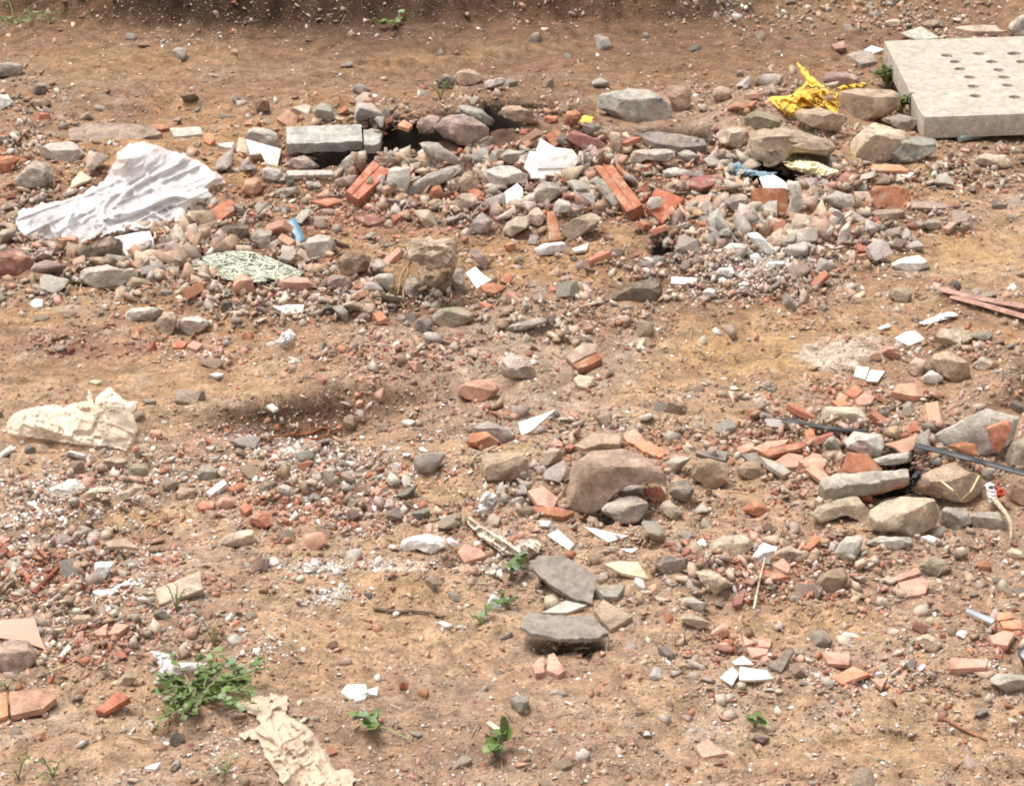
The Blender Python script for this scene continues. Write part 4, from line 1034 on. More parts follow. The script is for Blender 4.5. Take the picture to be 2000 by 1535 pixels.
Fp|tile_shard|tile|white|smaller of three white stone flakes on the bare dirt in the foreground||t=.012|718,1346 739,1339 736,1357 722,1355
Fp|tile_shard|tile|white|middle one of three white stone flakes on the bare dirt in the foreground||t=.012|690,1365 704,1358 716,1356 712,1364 696,1368
Fb|brick_shard|brick|pink|left one of two pink shards below the lower dark slate||t=.02|1040,1300 1052,1284 1062,1282 1064,1312 1046,1314
Fb|brick_shard|brick|pink|right one of two pink shards below the lower dark slate||t=.02|1068,1308 1070,1278 1082,1274 1104,1308 1090,1318
Fk|wood_chip|wood|cream|short pale wood chip beside the heart leaved seedling||t=.008,mat=wood|949,1411 956,1406 982,1424 979,1430
S|stone|stone|slate|dark grey stone right of the cream tile by the slate|||1278,1106 1290,1092 1305,1085 1344,1092 1346,1116 1326,1126 1302,1124
Fb|brick|brick|cream|tan brick half lying on its edge in the left foreground|the tan brick half|t=.055,tilt=38,bevel=.006,bump=.002|302,1150 390,1113 397,1150 310,1181
S|stone|stone|buff|tan triangular stone below the big red lump of the left heap|the tan triangular stone|box=.9|420,1060 440,1046 464,1036 493,1033 508,1058 484,1066 450,1070
P|plaster_lump|plaster|white|white upright plaster piece above the white plastic spoon||box=.9|182,1138 186,1100 223,1092 216,1110 208,1126 197,1141
Fk|paper_sheet|paper|pink|torn pinkish paper sheet at the left edge above a grey rock|the pinkish paper|t=.004,tilt=12,mat=cloth|-12,1210 67,1206 78,1241 90,1268 46,1252 -12,1244
S|rock|rock|mauve|grey brown rock under the torn pinkish paper at the left edge|||-10,1258 20,1250 54,1252 76,1287 54,1313 -10,1314
T|tile_shard|tile|white|small pointed white tile right of the grey brown rock by the paper|||116,1280 134,1255 145,1258 124,1281
Fb|brick_shard|brick|red|red brick slab left of the big weed|the red slab by the big weed|t=.03,tilt=30|186,1386 208,1368 230,1349 254,1361 204,1392
Fb|brick_shard|brick|salmon|pink shard above the red slab by the weed, left one of a pair||t=.02|172,1239 211,1216 208,1239
Fb|brick_shard|brick|pink|pink shard above the red slab by the weed, right one of a pair||t=.02|210,1239 225,1216 254,1219 232,1235
S|stone|stone|tan|long tan stone standing left behind the big weed|||227,1342 234,1324 247,1311 272,1311 264,1330 247,1348
Fb|tile_shard|tile|orange|flat orange tile cut by the left edge||t=.02|-8,1354 12,1350 16,1396 -8,1406
Fs|stone_slab|stone|salmon|broad flat pinkish tan slab pressed in mud at lower left|the broad flat slab in the mud|t=.02,tilt=5|18,1350 56,1346 99,1346 110,1361 84,1383 52,1390 21,1397
S|stone|stone|tan|round tan stone above the pair of pink shards||facets=3|138,1212 150,1200 176,1200 184,1212 168,1222 146,1222
Fp|plaster_flake|plaster|white|white sliver in the mud at the bottom below the big weed|||281,1499 300,1491 314,1487 304,1501
S|stone|stone|grey|grey white stone right of the white sliver in the mud|||330,1503 338,1490 353,1479 350,1496 338,1509
Fs|stone_slab|stone|tan|brown curled flake with a dark underside in the left sandy patch||t=.012,tilt=4,sink=.02|204,1059 222,1052 247,1051 272,1070 240,1066 212,1067
T|tile_shard|tile|white|upper one of three white tiles in the right foreground|||1430,1291 1452,1279 1473,1297 1436,1297
T|tile_shard|tile|white|left one of three white tiles in the right foreground|||1406,1322 1430,1301 1444,1314 1430,1337
T|tile_shard|tile|white|long right one of three white tiles in the right foreground|the three white foreground tiles||1445,1301 1497,1308 1512,1324 1480,1327 1444,1327
Fb|tile_shard|tile|salmon|upper left pink tile bit above the three white foreground tiles||t=.01|1450,1240 1477,1255 1455,1260
Fb|tile_shard|tile|salmon|upper right pink tile bit above the three white foreground tiles||t=.01|1479,1245 1508,1247 1504,1263 1482,1262
Fb|tile_shard|tile|salmon|broad lower pink tile bit above the three white foreground tiles||t=.01|1457,1263 1501,1266 1498,1276 1469,1284
Fb|tile_shard|tile|pink|small pink tile bit touching the grey brown slate strip||t=.01|1486,1283 1498,1278 1502,1287 1487,1298
Fl|slate|slate|dark|grey brown slate strip right of the three white foreground tiles||t=.01,tilt=6|1500,1300 1546,1262 1552,1268 1526,1312
Fb|tile_shard|tile|salmon|rectangular salmon tile in the right foreground|the rectangular salmon tile|t=.014|1606,1277 1613,1271 1660,1276 1658,1298 1617,1295
Fb|tile_shard|tile|orange|pointed orange tile below the rectangular salmon tile|the pointed orange tile|t=.014|1626,1322 1666,1300 1698,1315 1645,1335
Fb|tile_shard|tile|pink|small pink tile right below the pointed orange tile||t=.012|1704,1327 1734,1322 1722,1342
Fb|brick_shard|brick|orange|upper orange shard beside the silver tube|||1944,1196 1975,1194 1980,1206 1950,1211
Fb|brick_shard|brick|orange|middle orange shard below the silver tube|||1954,1213 1993,1209 1997,1227 1960,1226
Fb|brick_shard|brick|salmon|lower orange shard below the silver tube||t=.02|1932,1242 1961,1230 1983,1234 1968,1260 1940,1256
S|stone|stone|cream|cream pointed stone in the right foreground|the cream pointed stone|facets=7|1790,1246 1814,1237 1843,1259 1821,1277 1799,1267
Fb|brick|brick|pink|pinkish brick bar sunk in the dirt at lower right||t=.04,tilt=20|1854,1288 1860,1283 1931,1287 1926,1302 1856,1306
S|stone|stone|pale|pale flat stone at the lower right edge||box=.9|1930,1330 1950,1314 2004,1318 2004,1342 1968,1352
C|rock|rock|brown|brown rock standing upright with a dark right side in the right foreground|the upright brown rock|rough=.05|1593,1138 1604,1124 1618,1114 1653,1107 1661,1124 1648,1146 1634,1162 1598,1161
K|pumice_stone|stone|bluegrey|bluish grey pitted stone in the right foreground|the bluish pitted stone|rough=.08|1629,1080 1640,1062 1655,1047 1684,1043 1689,1064 1672,1084 1652,1098
Fb|tile_shard|tile|pink|upper one of a pink broken tile pair right of the upright brown rock||t=.015,tilt=14|1736,1130 1789,1107 1800,1118 1754,1133
Fb|tile_shard|tile|pink|lower one of a pink broken tile pair right of the upright brown rock|the pink tile pair|t=.015,tilt=14|1754,1137 1800,1126 1815,1136 1807,1158 1768,1166
S|stone|stone|olive|brown grey stone touching the pink broken tile pair|||1794,1105 1812,1092 1829,1082 1861,1111 1822,1127
S|rock|rock|buff|broad low tan rock above the red flakes in the right foreground|the broad low tan rock|depth=.7|1382,1073 1392,1058 1406,1047 1452,1043 1478,1062 1460,1086 1420,1088
P|plaster_lump|plaster|white|white smear of plaster against the broad low tan rock||rough=.12|1470,1092 1480,1074 1491,1061 1519,1069 1502,1100 1484,1104
S|stone|stone|buff|tan low stone right of the white smear of plaster|||1509,1085 1524,1072 1540,1064 1573,1079 1561,1098 1534,1094
Fb|brick_shard|brick|red|red flake below the white smear of plaster, lower one||t=.012|1479,1111 1506,1114 1544,1125 1490,1134
Fb|brick_shard|brick|pink|pink flake below the white smear of plaster, upper one||t=.012|1503,1100 1530,1089 1544,1104 1540,1119
Fb|brick_shard|brick|maroon|dark pink flake left below the pink pair of flakes||t=.012|1430,1165 1455,1156 1449,1178 1434,1182
C|earth_clod|earth clod|buff|tan crumbly clod left of the dark pink flake|||1358,1116 1380,1112 1403,1121 1432,1143 1402,1161 1376,1146
S|stone|stone|pale|pale rod shaped stone below the tan crumbly clod||facets=3|1323,1172 1336,1166 1353,1166 1386,1180 1368,1197 1344,1184
S|stone|stone|buff|pale long stone below the rod shaped stone||facets=3|1323,1207 1340,1199 1356,1198 1393,1217 1368,1229 1340,1218
Fb|tile_shard|tile|pink|pink square tile alone at the bottom right of the photo||t=.012,tilt=6|1358,1457 1381,1441 1417,1470 1374,1478
B|brick_chunk|brick|salmon|salmon brick lump below the pale long stone|||1386,1235 1402,1224 1421,1216 1425,1241 1402,1250
S|stone|stone|cream|cream oblong pebble at the right edge below the grey flat rocks|||1963,1077 1978,1070 2002,1078 2000,1092 1972,1091
Fp|plaster_flake|plaster|white|white chip below the largest square tan rock|||1798,1048 1814,1044 1832,1050 1825,1058
K|concrete_chunk|concrete|grey|grey flat chunk below the largest square tan rock||depth=.7|1692,1060 1722,1047 1776,1050 1780,1070 1750,1073 1716,1070
Fb|brick_shard|brick|orange|orange brick wedge left of the bluish pitted stone||t=.03,tilt=40|1570,1070 1592,1040 1604,1055 1581,1073
S|rock|rock|brown|brown rounded rock right behind the round pale stone by the blue strip|||660,512 672,494 700,486 722,500 716,530 690,540 668,536
S|stone|stone|mauve|mauve stone behind the brown pink brick half|||636,548 652,536 680,540 688,560 664,572 642,566
S|stone|stone|grey|grey stone behind the right end of the concrete beam|||708,262 724,250 746,256 748,270 726,276
Fb|brick_shard|brick|orange|flat peach tile on the dirt right of the grey stone behind the beam||t=.02|776,244 788,234 806,244 798,252
K|concrete_chunk|concrete|grey|grey chunk between the white tiled block and the beam's foot|||512,330 530,322 548,332 552,352 526,358 512,346
S|stone|stone|grey|grey wedge left of the leaning mortar slab's foot|||532,378 550,366 580,364 590,374 566,386 540,388
C|earth_clod|earth clod|pale|greyish crumbling heap below the dark half-whitewashed block|||146,548 170,524 208,514 240,528 262,520 270,548 230,566 180,570
B|brick_chunk|brick|salmon|reddish pink brick at the top of the steps of rubble below the blue strip|||520,520 532,510 548,516 544,528 526,530
S|stone|stone|tan|tan flat stone at the left edge of the grey crumbling heap|||242,556 262,540 290,546 282,560 252,564
S|rock|rock|pale|long pale rock with a curved end right of the dark red brick|the long pale curved rock|depth=.6|1216,318 1226,300 1262,290 1310,292 1322,308 1300,318 1262,312 1230,328
K|mortar_strip|concrete|pale|bent pale mortar strip right of the broad flat red brick||depth=.4|1290,334 1310,326 1350,334 1374,332 1380,344 1346,348 1312,346 1296,352
Fs|stone_slab|stone|slate|dark grey flat stone right below the big grey green boulder||t=.03|1240,262 1276,256 1330,262 1376,272 1380,284 1330,288 1280,280
S|stone|stone|grey|greenish grey stone left of the square tan stone|||1322,300 1340,290 1368,306 1364,318 1330,316
Fb|brick_shard|brick|maroon|dark red flat brick piece left of the blue crumpled rag||t=.02|1334,360 1352,346 1410,338 1416,352 1370,368
Fb|brick_shard|brick|pink|pink flat brick leaning left of the standing tile||t=.03,tilt=30|1412,352 1438,346 1462,358 1440,366
S|stone|stone|grey|grey rounded chunk left of the standing tile|||1414,398 1428,380 1456,376 1464,404 1446,424 1424,416
S|stone|stone|tan|long low tan rock below the brown red brick on edge||depth=.6|1690,424 1712,410 1762,408 1778,420 1750,432 1706,434
K|concrete_chunk|concrete|pale|pale wedge standing below the orange brick corner||box=.9|1632,478 1640,448 1658,430 1664,452 1650,480
S|stone|stone|grey|round pale pebble right of the mauve tile strip||facets=3|1798,440 1812,428 1836,430 1838,446 1816,450
Fb|brick_shard|brick|orange|lowest left chip of the orange tile heap above the squared tan block||t=.012,tilt=25|1624,783 1646,779 1666,790 1638,794
Fb|brick_shard|brick|orange|topmost piece of the orange tile heap above the squared tan block|the orange tile heap|t=.012,tilt=30|1650,768 1668,751 1685,763 1668,779
Fb|brick_shard|brick|salmon|right rounded piece of the orange tile heap above the squared tan block||t=.012,tilt=24|1668,780 1690,765 1710,774 1697,791 1676,790
Fb|brick_shard|brick|salmon|upper left piece of the orange tile heap above the squared tan block||t=.012,tilt=24|1632,780 1640,767 1657,773 1649,786
Fb|brick_shard|brick|red|long red strip at the top of the terracotta spread left of the whitish chunk|the terracotta spread|t=.02,tilt=22|1480,880 1556,864 1582,857 1573,873 1500,891
Fb|brick_shard|brick|salmon|pale red strip behind the long red strip in the terracotta spread||t=.015,tilt=18|1466,876 1500,861 1542,857 1532,868 1486,880
Fb|brick_shard|brick|pink|large pinkish white stained piece in the terracotta spread||t=.02,tilt=22|1510,902 1540,884 1571,890 1557,911 1530,912
Fb|brick_shard|brick|salmon|four cornered piece at the right of the terracotta spread||t=.02,tilt=24|1560,900 1590,884 1618,892 1609,913 1580,915
Fb|brick_shard|brick|salmon|slanted lowest piece of the terracotta spread by the long beam||t=.02,tilt=24|1571,915 1600,909 1624,935 1605,940
Fb|brick_shard|brick|orange|upright orange piece at the top right of the terracotta spread||t=.02,tilt=40|1572,842 1588,833 1594,857 1576,860
Fb|brick_shard|brick|pink|pink chip at the left end of the terracotta spread||t=.012,tilt=16|1438,873 1470,863 1476,876 1446,885
Fl|slate|slate|slate|dark curved slate piece behind the big brown earth lump||t=.012,tilt=18|1360,885 1390,875 1422,882 1417,899 1380,891
Fl|slate|slate|slate|blue grey slate piece just left of the terracotta spread||t=.012,tilt=18|1446,886 1480,883 1502,900 1477,910
Fs|stone_slab|stone|pale|pale thin slab between the slate piece and the terracotta spread||t=.02,tilt=18|1484,891 1520,902 1546,921 1530,928 1500,909
Fb|brick_shard|brick|salmon|upper one of two terracotta chips above the big curved boulder||t=.015,tilt=20|1213,847 1240,837 1264,862 1250,871 1226,863
Fb|brick_shard|brick|orange|lower one of two terracotta chips above the big curved boulder||t=.015,tilt=16|1238,868 1268,861 1302,884 1290,893 1256,881
Fb|brick_shard|brick|pink|pinkish flat piece left of the big curved boulder||t=.025,tilt=26|1030,958 1060,949 1090,972 1081,992 1050,986
Fb|brick_shard|brick|rust|rust curved shard under the left foot of the big curved boulder||t=.02,tilt=14|1038,988 1090,990 1122,1000 1100,1009 1050,1002
Fb|brick_shard|brick|red|red shard between the round stone in the hook and the dark pointed stone||t=.03,tilt=30|1257,953 1290,949 1302,966 1277,979
Fb|brick_shard|brick|rust|rust brick slab standing in the pit left of the dark red brick||t=.04,tilt=45|1064,264 1088,250 1104,268 1082,288
Fb|brick_shard|brick|salmon|flat reddish tile below the standing tile's left corner||t=.015,tilt=20|1336,398 1362,382 1392,380 1384,398 1352,406
Fb|brick_shard|brick|red|red chip left of the white pointed shard||t=.02,tilt=30|912,372 930,366 944,376 930,388
Fb|brick_shard|brick|red|thin red strip right of the grey wedge below the leaning mortar slab||t=.015,tilt=16|606,392 650,386 672,392 640,402
Fb|brick_shard|brick|maroon|dark red flat chips below the left grooved brick||t=.02,tilt=16|690,424 730,418 756,430 720,440
'''

KIND_MAT = dict(S='stone', C='clod', K='mortar', P='plaster', B='brick', Fb='brick', Fs='stone', Fp='plaster', Fc='mortar', Fl='slate', Fk='plastic')

def parse(poly):
    return np.array([[float(q) for q in w.split(',')] for w in poly.split()])

for line in ITEMS.strip().splitlines():
    kind, name, cat, colour, label, mark, opts, poly = line.split('|')
    kw = dict(kv.split('=') for kv in opts.split(',')) if opts else {}
    mat = kw.pop('mat', KIND_MAT.get(kind))
    kw = {k: float(v) for k, v in kw.items()}
    P = parse(poly)
    col = jit(PAL[colour], .06, {'white': .05, 'cream': .08, 'yellow': 0, 'blue': 0}.get(colour, .13))
    if kind == 'T':
        kw = {'t': .009, 'tilt': 12, **kw}
        o = shard(name, P, ['glaze', 'tile_body'], (.62, .5, .4), sidemat=1, jag=.35, **kw)
    elif kind[0] == 'F':
        o = shard(name, P, mat, col, **kw)
    else:
        if 'facets' in kw:
            kw['facets'] = int(kw['facets'])
        o = rock(name, P, mat, col, **kw)
    tag(o, label, cat)
    note(P, mark or None)

# ---------------------------------------------------------------- things with parts or shapes of their own
def special(o, label, cat, poly, mark=None, group=None):
    tag(o, label, cat, group)
    note(np.asarray(poly, float), mark)
    return o

def pp(s):
    return parse(s)

# the perforated concrete cover
def perforated_slab():
    n = np.array([0, 0, 1.0])
    corner = pp('1806,229 1727,81 2000,222')
    p0 = hit([1800], [250])[0] + np.array([0, 0, .13])
    Q = on_plane(corner, n, p0)
    fl, bl = Q[0], Q[1]
    ex = (Q[2] - Q[0]) / np.linalg.norm(Q[2] - Q[0])
    fr, br = fl + ex * 1.12, bl + ex * 1.12
    holes = pp('1849,109 1912,105 1979,105 1866,121 1937,121 1995,121 1875,135 1951,137 1894,151 1961,151 1901,169 1968,167 1905,188 1982,190')
    H = list(on_plane(holes, n, p0))
    row = [h + ex * k for k in (.36, .54) for h in H[:12:2]]
    H += [h for h in row if np.dot(h - fl, ex) < 1.0]
    t, rr = .105, .031
    rs = np.random.default_rng(5)
    loop = []
    cs = [fl, fr, br, bl]
    for a in range(4):
        p, q = cs[a], cs[(a + 1) % 4]
        for w in np.linspace(0, 1, 26)[:-1]:
            z = p + (q - p) * w + (rs.normal(size=3) * .0035 if w else 0)
            z[2] = p0[2]
            loop.append(z)
    pts, cons, circ = [z[:2] for z in loop], [(i, (i + 1) % len(loop)) for i in range(len(loop))], []
    for h in H:
        s0 = len(pts)
        ang = np.linspace(0, 2 * math.pi, 20, endpoint=False)
        pts += [h[:2] + rr * (1 + rs.normal() * .05) * np.array([math.cos(a), math.sin(a)]) for a in ang]
        cons += [(s0 + i, s0 + (i + 1) % 20) for i in range(20)]
        circ.append((s0, 20))
    out = delaunay_2d_cdt([Vector(p) for p in pts], cons, [], 0, 1e-5)
    v2, f2 = np.array([v[:] for v in out[0]]), out[2]
    cen = np.array([v2[f].mean(0) for f in f2])
    keep = np.ones(len(f2), bool)
    for h in H:
        keep &= np.hypot(cen[:, 0] - h[0], cen[:, 1] - h[1]) > rr * .93
    F = [list(f) for f, k in zip(f2, keep) if k]
    k = len(v2)
    top = np.column_stack([v2, np.full(k, p0[2])])
    bot = np.column_stack([v2, np.full(k, p0[2] - t)])
    edges = {}
    for f in F:
        for a in range(len(f)):
            e = (f[a], f[(a + 1) % len(f)])
            edges[e] = edges.get(e, 0) + 1
    rim = [e for e in edges if (e[1], e[0]) not in edges]
    F2 = F + [[i + k for i in f][::-1] for f in F] + [[e[1], e[0], e[0] + k, e[1] + k] for e in rim]
    base = (fl + fr + bl + br) / 4
    base[2] = p0[2] - t
    m = mineral('slab_concrete', patch=lin(.36, .30, .22), patch_at=(.5, .85), contrast=(.88, 1.1), bump=.35, bump_dist=.003, scale=.6)
    o = mesh_obj('perforated_slab', np.vstack([top, bot]), F2, m, smooth=True, loc=base, color=(.42, .365, .30))
    bm = bmesh.new()
    bm.from_mesh(o.data)
    bmesh.ops.recalc_face_normals(bm, faces=bm.faces)
    n_outer = len(loop)
    bm.verts.ensure_lookup_table()
    es = [e for e in bm.edges if len(e.link_faces) == 2 and e.calc_face_angle(0) > 1 and abs(e.verts[0].co.z - e.verts[1].co.z) < .01 and e.verts[0].co.z > t / 2]
    try:
        bmesh.ops.bevel(bm, geom=es, offset=.007, segments=2, affect='EDGES', profile=.5, clamp_overlap=True)
    except Exception:
        pass
    bmesh.ops.triangulate(bm, faces=[f for f in bm.faces if len(f.verts) > 4])
    bm.to_mesh(o.data)
    bm.free()
    sharp(o, 30)
    special(o, 'thick pale concrete cover slab pierced by rows of round holes', 'concrete cover', pp('1727,79 2005,79 2005,262 1815,270 1800,232'), 'the perforated slab')
perforated_slab()

# grooved clay bricks
def grooved_brick(quad, thick, tilt, roll, ribs, label, mark, mortar=None, colour='rust', side=.16):
    P = np.asarray(quad, float)                    # far-left, far-right, near-right, near-left; the grooves run from edge 3-0 to edge 2-1
    n = tilted_normal(tilt, roll)
    p0 = seat(P, n, thick * .55)
    Q = on_plane(P, n, p0)
    o = empty('hollow_brick', Q.mean(0) - n * thick)
    V, F = [], []
    prof = []
    for r in range(ribs):
        a, b = r / ribs, (r + 1) / ribs
        w = (b - a)
        prof += [(a + w * .0, 0), (a + w * .80, 0), (a + w * .84, -1), (a + w * .96, -1)]
    prof = prof[:-2] + [(1.0, 0)]
    ln = 14
    rs = np.random.default_rng(ribs * 7 + int(P[0, 0]))
    for w in np.linspace(0, 1, ln):
        L, R = Q[3] + (Q[0] - Q[3]) * w, Q[2] + (Q[1] - Q[2]) * w
        row = [L + (R - L) * a + n * (d * .005 + rs.normal() * .0008) for a, d in prof]
        row += [R - n * thick, L - n * thick]
        V += row
    k = len(prof) + 2
    for i in range(ln - 1):
        for j in range(k):
            F.append([i * k + j, i * k + (j + 1) % k, (i + 1) * k + (j + 1) % k, (i + 1) * k + j])
    F += [list(range(k))[::-1], [(ln - 1) * k + j for j in range(k)]]
    b = mesh_obj('clay_body', V, F, 'brick', parent=o, loc=Q.mean(0), color=jit(PAL[colour]))
    bm = bmesh.new(); bm.from_mesh(b.data)
    bmesh.ops.recalc_face_normals(bm, faces=bm.faces)
    bmesh.ops.triangulate(bm, faces=[f for f in bm.faces if len(f.verts) > 4])
    bm.to_mesh(b.data); bm.free()
    sharp(b, 30)
    if mortar is not None:
        rock('mortar_cap', mortar, 'mortar', PAL['pale'], parent=o, depth=.5, box=.9)
    special(o, label, 'brick', P, mark)

grooved_brick(pp('728,314 762,334 700,390 676,374'), .09, 22, 0, 2, 'grooved red hollow brick with a mortar lump on its upper end', 'the grooved hollow brick', pp('755,330 772,320 797,326 802,352 792,386 770,384 757,364'), 'red')
grooved_brick(pp('1160,324 1196,322 1254,400 1224,414'), .095, 26, -14, 2, 'grooved red hollow brick with mortar crusted along its left side', 'the right grooved brick', pp('1158,330 1168,338 1220,408 1216,418 1196,404 1166,366'), 'rust')

def two_part(name, label, cat, mark, parts, loc_px):
    o = empty(name, hit([loc_px[0]], [loc_px[1]])[0])
    o_poly = []
    for fn, args, kw in parts:
        fn(*args, parent=o, **kw)
        o_poly.append(np.asarray(args[1], float))
    P = np.vstack(o_poly)
    tag(o, label, cat)
    for q in o_poly:
        note(q)
    if mark:
        c = P.mean(0)
        MARKS.append((c[0], c[1], mark))
    return o

two_part('painted_block', 'dark block with one broken whitewashed end in front of the white plastic sheet', 'block', 'the half-whitewashed block', [
    (rock, ('rough_body', pp('150,489 180,474 214,460 238,458 246,494 226,508 190,513 152,504'), 'stone', (.15, .115, .085)), dict(box=.95, depth=.6)),
    (shard, ('whitewashed_face', pp('221,464 256,456 292,451 300,470 299,486 278,490 274,497 253,507 233,509'), ['plaster'], PAL['white']), dict(t=.05, tilt=42, jag=.8))], (225, 505))
two_part('tiled_block', 'white glazed block with a cream left side leaning on the grey lump', 'tile', 'the white tiled block', [
    (shard, ('glazed_face', pp('480,272 549,291 542,325 520,320 510,300 488,303 484,288'), ['glaze', 'tile_body'], (.62, .5, .38)), dict(t=.04, tilt=48, sidemat=1)),
    (shard, ('cream_side', pp('461,296 466,268 481,272 485,300'), ['plaster'], PAL['cream']), dict(t=.04, tilt=46))], (505, 318))
two_part('concrete_beam', 'long broken concrete beam lying across the dark hollow at the back of the heap', 'concrete beam', 'the concrete beam', [
    (shard, ('beam_body', pp('559,248 632,245 706,243 708,276 634,279 560,282'), ['mortar'], (.40, .375, .34)), dict(t=.05, tilt=14, sink=.03, bump=.003)),
    (shard, ('broken_end', pp('710,252 746,262 742,281 711,283'), ['mortar'], (.36, .335, .30)), dict(t=.05, tilt=16, sink=.03, bump=.004))], (630, 290))
two_part('brick_faced_beam', 'long concrete lump with a red brick front over a black gap', 'concrete beam', 'the long brick faced beam', [
    (shard, ('concrete_top', pp('1599,946 1606,934 1634,925 1700,919 1775,914 1777,929 1740,936 1700,944 1650,950 1612,956'), ['mortar'], (.42, .37, .30)), dict(t=.05, tilt=20, sink=.08, bump=.006, bevel=.006)),
    (shard, ('brick_front', pp('1632,951 1700,944 1776,929 1772,944 1702,963 1642,962'), ['brick'], PAL['orange']), dict(t=.05, tilt=52, sink=.05, bevel=.004)),
    (shard, ('brick_leg', pp('1668,962 1700,961 1706,982 1690,978'), ['brick'], PAL['red']), dict(t=.04, tilt=55))], (1690, 962))
two_part('standing_tile', 'brown backed wall tile standing upright with its white glaze facing away', 'tile', 'the standing tile', [
    (shard, ('clay_back', pp('1467,374 1472,368 1532,368 1540,373 1537,420 1518,426 1470,424'), ['brick'], (.33, .125, .06)), dict(t=.012, tilt=58, bevel=.004)),
    (shard, ('mortar_patch', pp('1465,396 1484,393 1492,400 1500,394 1518,391 1517,426 1469,427'), ['plaster'], PAL['pale']), dict(t=.020, tilt=58)),
    (shard, ('white_edge', pp('1483,346 1511,341 1532,354 1551,373 1530,367 1492,367'), ['glaze', 'tile_body'], (.6, .5, .4)), dict(t=.012, tilt=22, sink=.06, sidemat=1)),
    (rock, ('mortar_backing', pp('1532,352 1545,340 1561,352 1568,404 1546,434 1534,424 1544,380'), 'mortar', PAL['pale']), dict(depth=.6))], (1510, 426))
two_part('flat_brick', 'broad flat red brick leaning with whitish mortar stains right of the grooved brick', 'brick', 'the broad flat red brick', [
    (shard, ('clay_face', pp('1262,405 1280,366 1337,387 1294,437'), ['brick'], PAL['red']), dict(t=.045, tilt=36, bevel=.004)),
    (rock, ('mortar_lump', pp('1262,396 1274,378 1296,384 1290,404 1270,410'), 'mortar', PAL['pale']), dict(depth=.3, lift=1.4))], (1295, 430))
two_part('white_broken_tile', 'largest white broken tile standing jagged in the middle of the heap', 'tile', 'the large white tile', [
    (shard, ('rear_piece', pp('1047,293 1055,270 1084,288 1118,292 1133,310 1121,328 1050,330'), ['glaze', 'tile_body'], (.62, .52, .42)), dict(t=.011, tilt=58, sidemat=1, sink=.06, jag=.5)),
    (shard, ('front_piece', pp('1023,328 1034,296 1118,296 1120,326 1104,335 1086,349 1037,349 1034,338'), ['glaze', 'tile_body'], (.62, .52, .42)), dict(t=.011, tilt=52, sidemat=1, jag=.5))], (1075, 345))
for poly, lab, mk, tl in (('963,391 990,372 1010,358 1020,367 1024,394 1002,404', 'white pointed tile shard in front of the largest white broken tile', 'the white pointed shard', 34),
                          ('910,533 928,520 944,536 961,546 931,564', 'white shard beside the root clump', 'the white shard by the root clump', 36),
                          ('1012,825 1050,812 1087,798 1060,822 1037,842 1019,849', 'long white shard above the smooth dark red brick end', 'the long white shard', 24)):
    q = pp(poly)
    special(shard('tile_shard', q, ['glaze', 'tile_body'], (.62, .52, .42), t=.011, tilt=tl, sidemat=1, jag=.4, sink=.01), lab, 'tile', q, mk)

# mud-caked root clump
def root_clump():
    q = pp('792,492 808,474 834,463 856,466 876,471 884,490 890,510 884,545 868,572 840,576 822,570 806,548 790,520')
    o = empty('root_clump', hit([840], [572])[0])
    rock('mud_head', pp('790,494 806,474 834,462 876,470 884,492 878,512 850,520 820,514 800,508'), 'clod', (.52, .40, .29), parent=o, rough=.30, lift=2.0, facets=2, depth=.9)
    rock('mud_body', pp('818,500 850,496 884,502 884,544 866,572 832,574 814,556'), 'clod', (.37, .255, .165), parent=o, rough=.26, lift=.5, depth=.8)
    for k, px in enumerate(([(806, 508), (784, 534), (776, 568), (770, 592)], [(796, 512), (792, 550), (786, 590)], [(880, 500), (900, 486), (926, 480)], [(800, 484), (782, 480), (770, 484)], [(764, 560), (776, 580), (790, 600)])):
        stick('root', px, .007, 'wood', (.34, .22, .11), lift=[.11, .05, .015, .01][:len(px)], taper=.5, wob=.006, parent=o)
    special(o, 'knobbly upright root clump caked in tan mud with dangling roots', 'root clump', q, 'the root clump')
root_clump()

# sheets, bags and rags
q = pp('26,440 40,408 84,396 120,392 168,372 205,352 218,322 228,296 246,284 280,276 304,282 330,294 362,300 380,310 402,322 436,346 442,356 420,360 408,372 414,384 396,396 374,404 358,424 352,436 322,440 290,446 240,452 200,462 150,478 110,472 76,468 44,462')
o = sheet('plastic_sheet', q, 'film', None, amp=.06, wave=80, peaks=[(262, 312, 54, 26, .08), (150, 420, 90, 26, .03), (370, 385, 40, 20, .05), (90, 440, 50, 22, .035)], turn=-24, stretch=(1.5, 1), res=2.2, ragged=6, edge=10)
special(o, 'big crumpled sheet of cloudy white plastic spread over the rubble at left', 'plastic sheet', q, 'the white plastic sheet')

q = pp('8,835 20,812 40,799 76,792 108,788 124,794 150,784 170,782 172,752 179,768 184,792 186,774 200,764 215,753 228,766 243,781 270,784 266,800 260,806 272,838 262,862 246,882 228,876 211,873 180,872 155,869 120,864 88,859 46,855 16,848')
o = empty('plastic_bag', hit([140], [860])[0])
sheet('bag_body', q, 'bag', (.88, .77, .62), amp=.034, wave=36, peaks=[(60, 826, 50, 22, .03), (130, 832, 60, 20, .03), (240, 840, 24, 22, .03)], turn=14, res=2.4, ragged=2, edge=14, parent=o)
sheet('bag_handle', pp('186,776 215,753 243,781 271,785 260,806 240,806 222,802 206,786'), 'bag', (.88, .79, .66), amp=.05, wave=26, peaks=[(232, 786, 26, 14, .05)], res=2, lift=.06, parent=o, edge=8, holes=[pp('196,782 210,776 214,788 202,792')])
sheet('bag_handle', pp('170,782 172,752 180,768 186,792 204,800 212,856 196,846 182,812'), 'bag', (.74, .62, .46), amp=.05, wave=24, res=2, lift=.07, parent=o, edge=8)
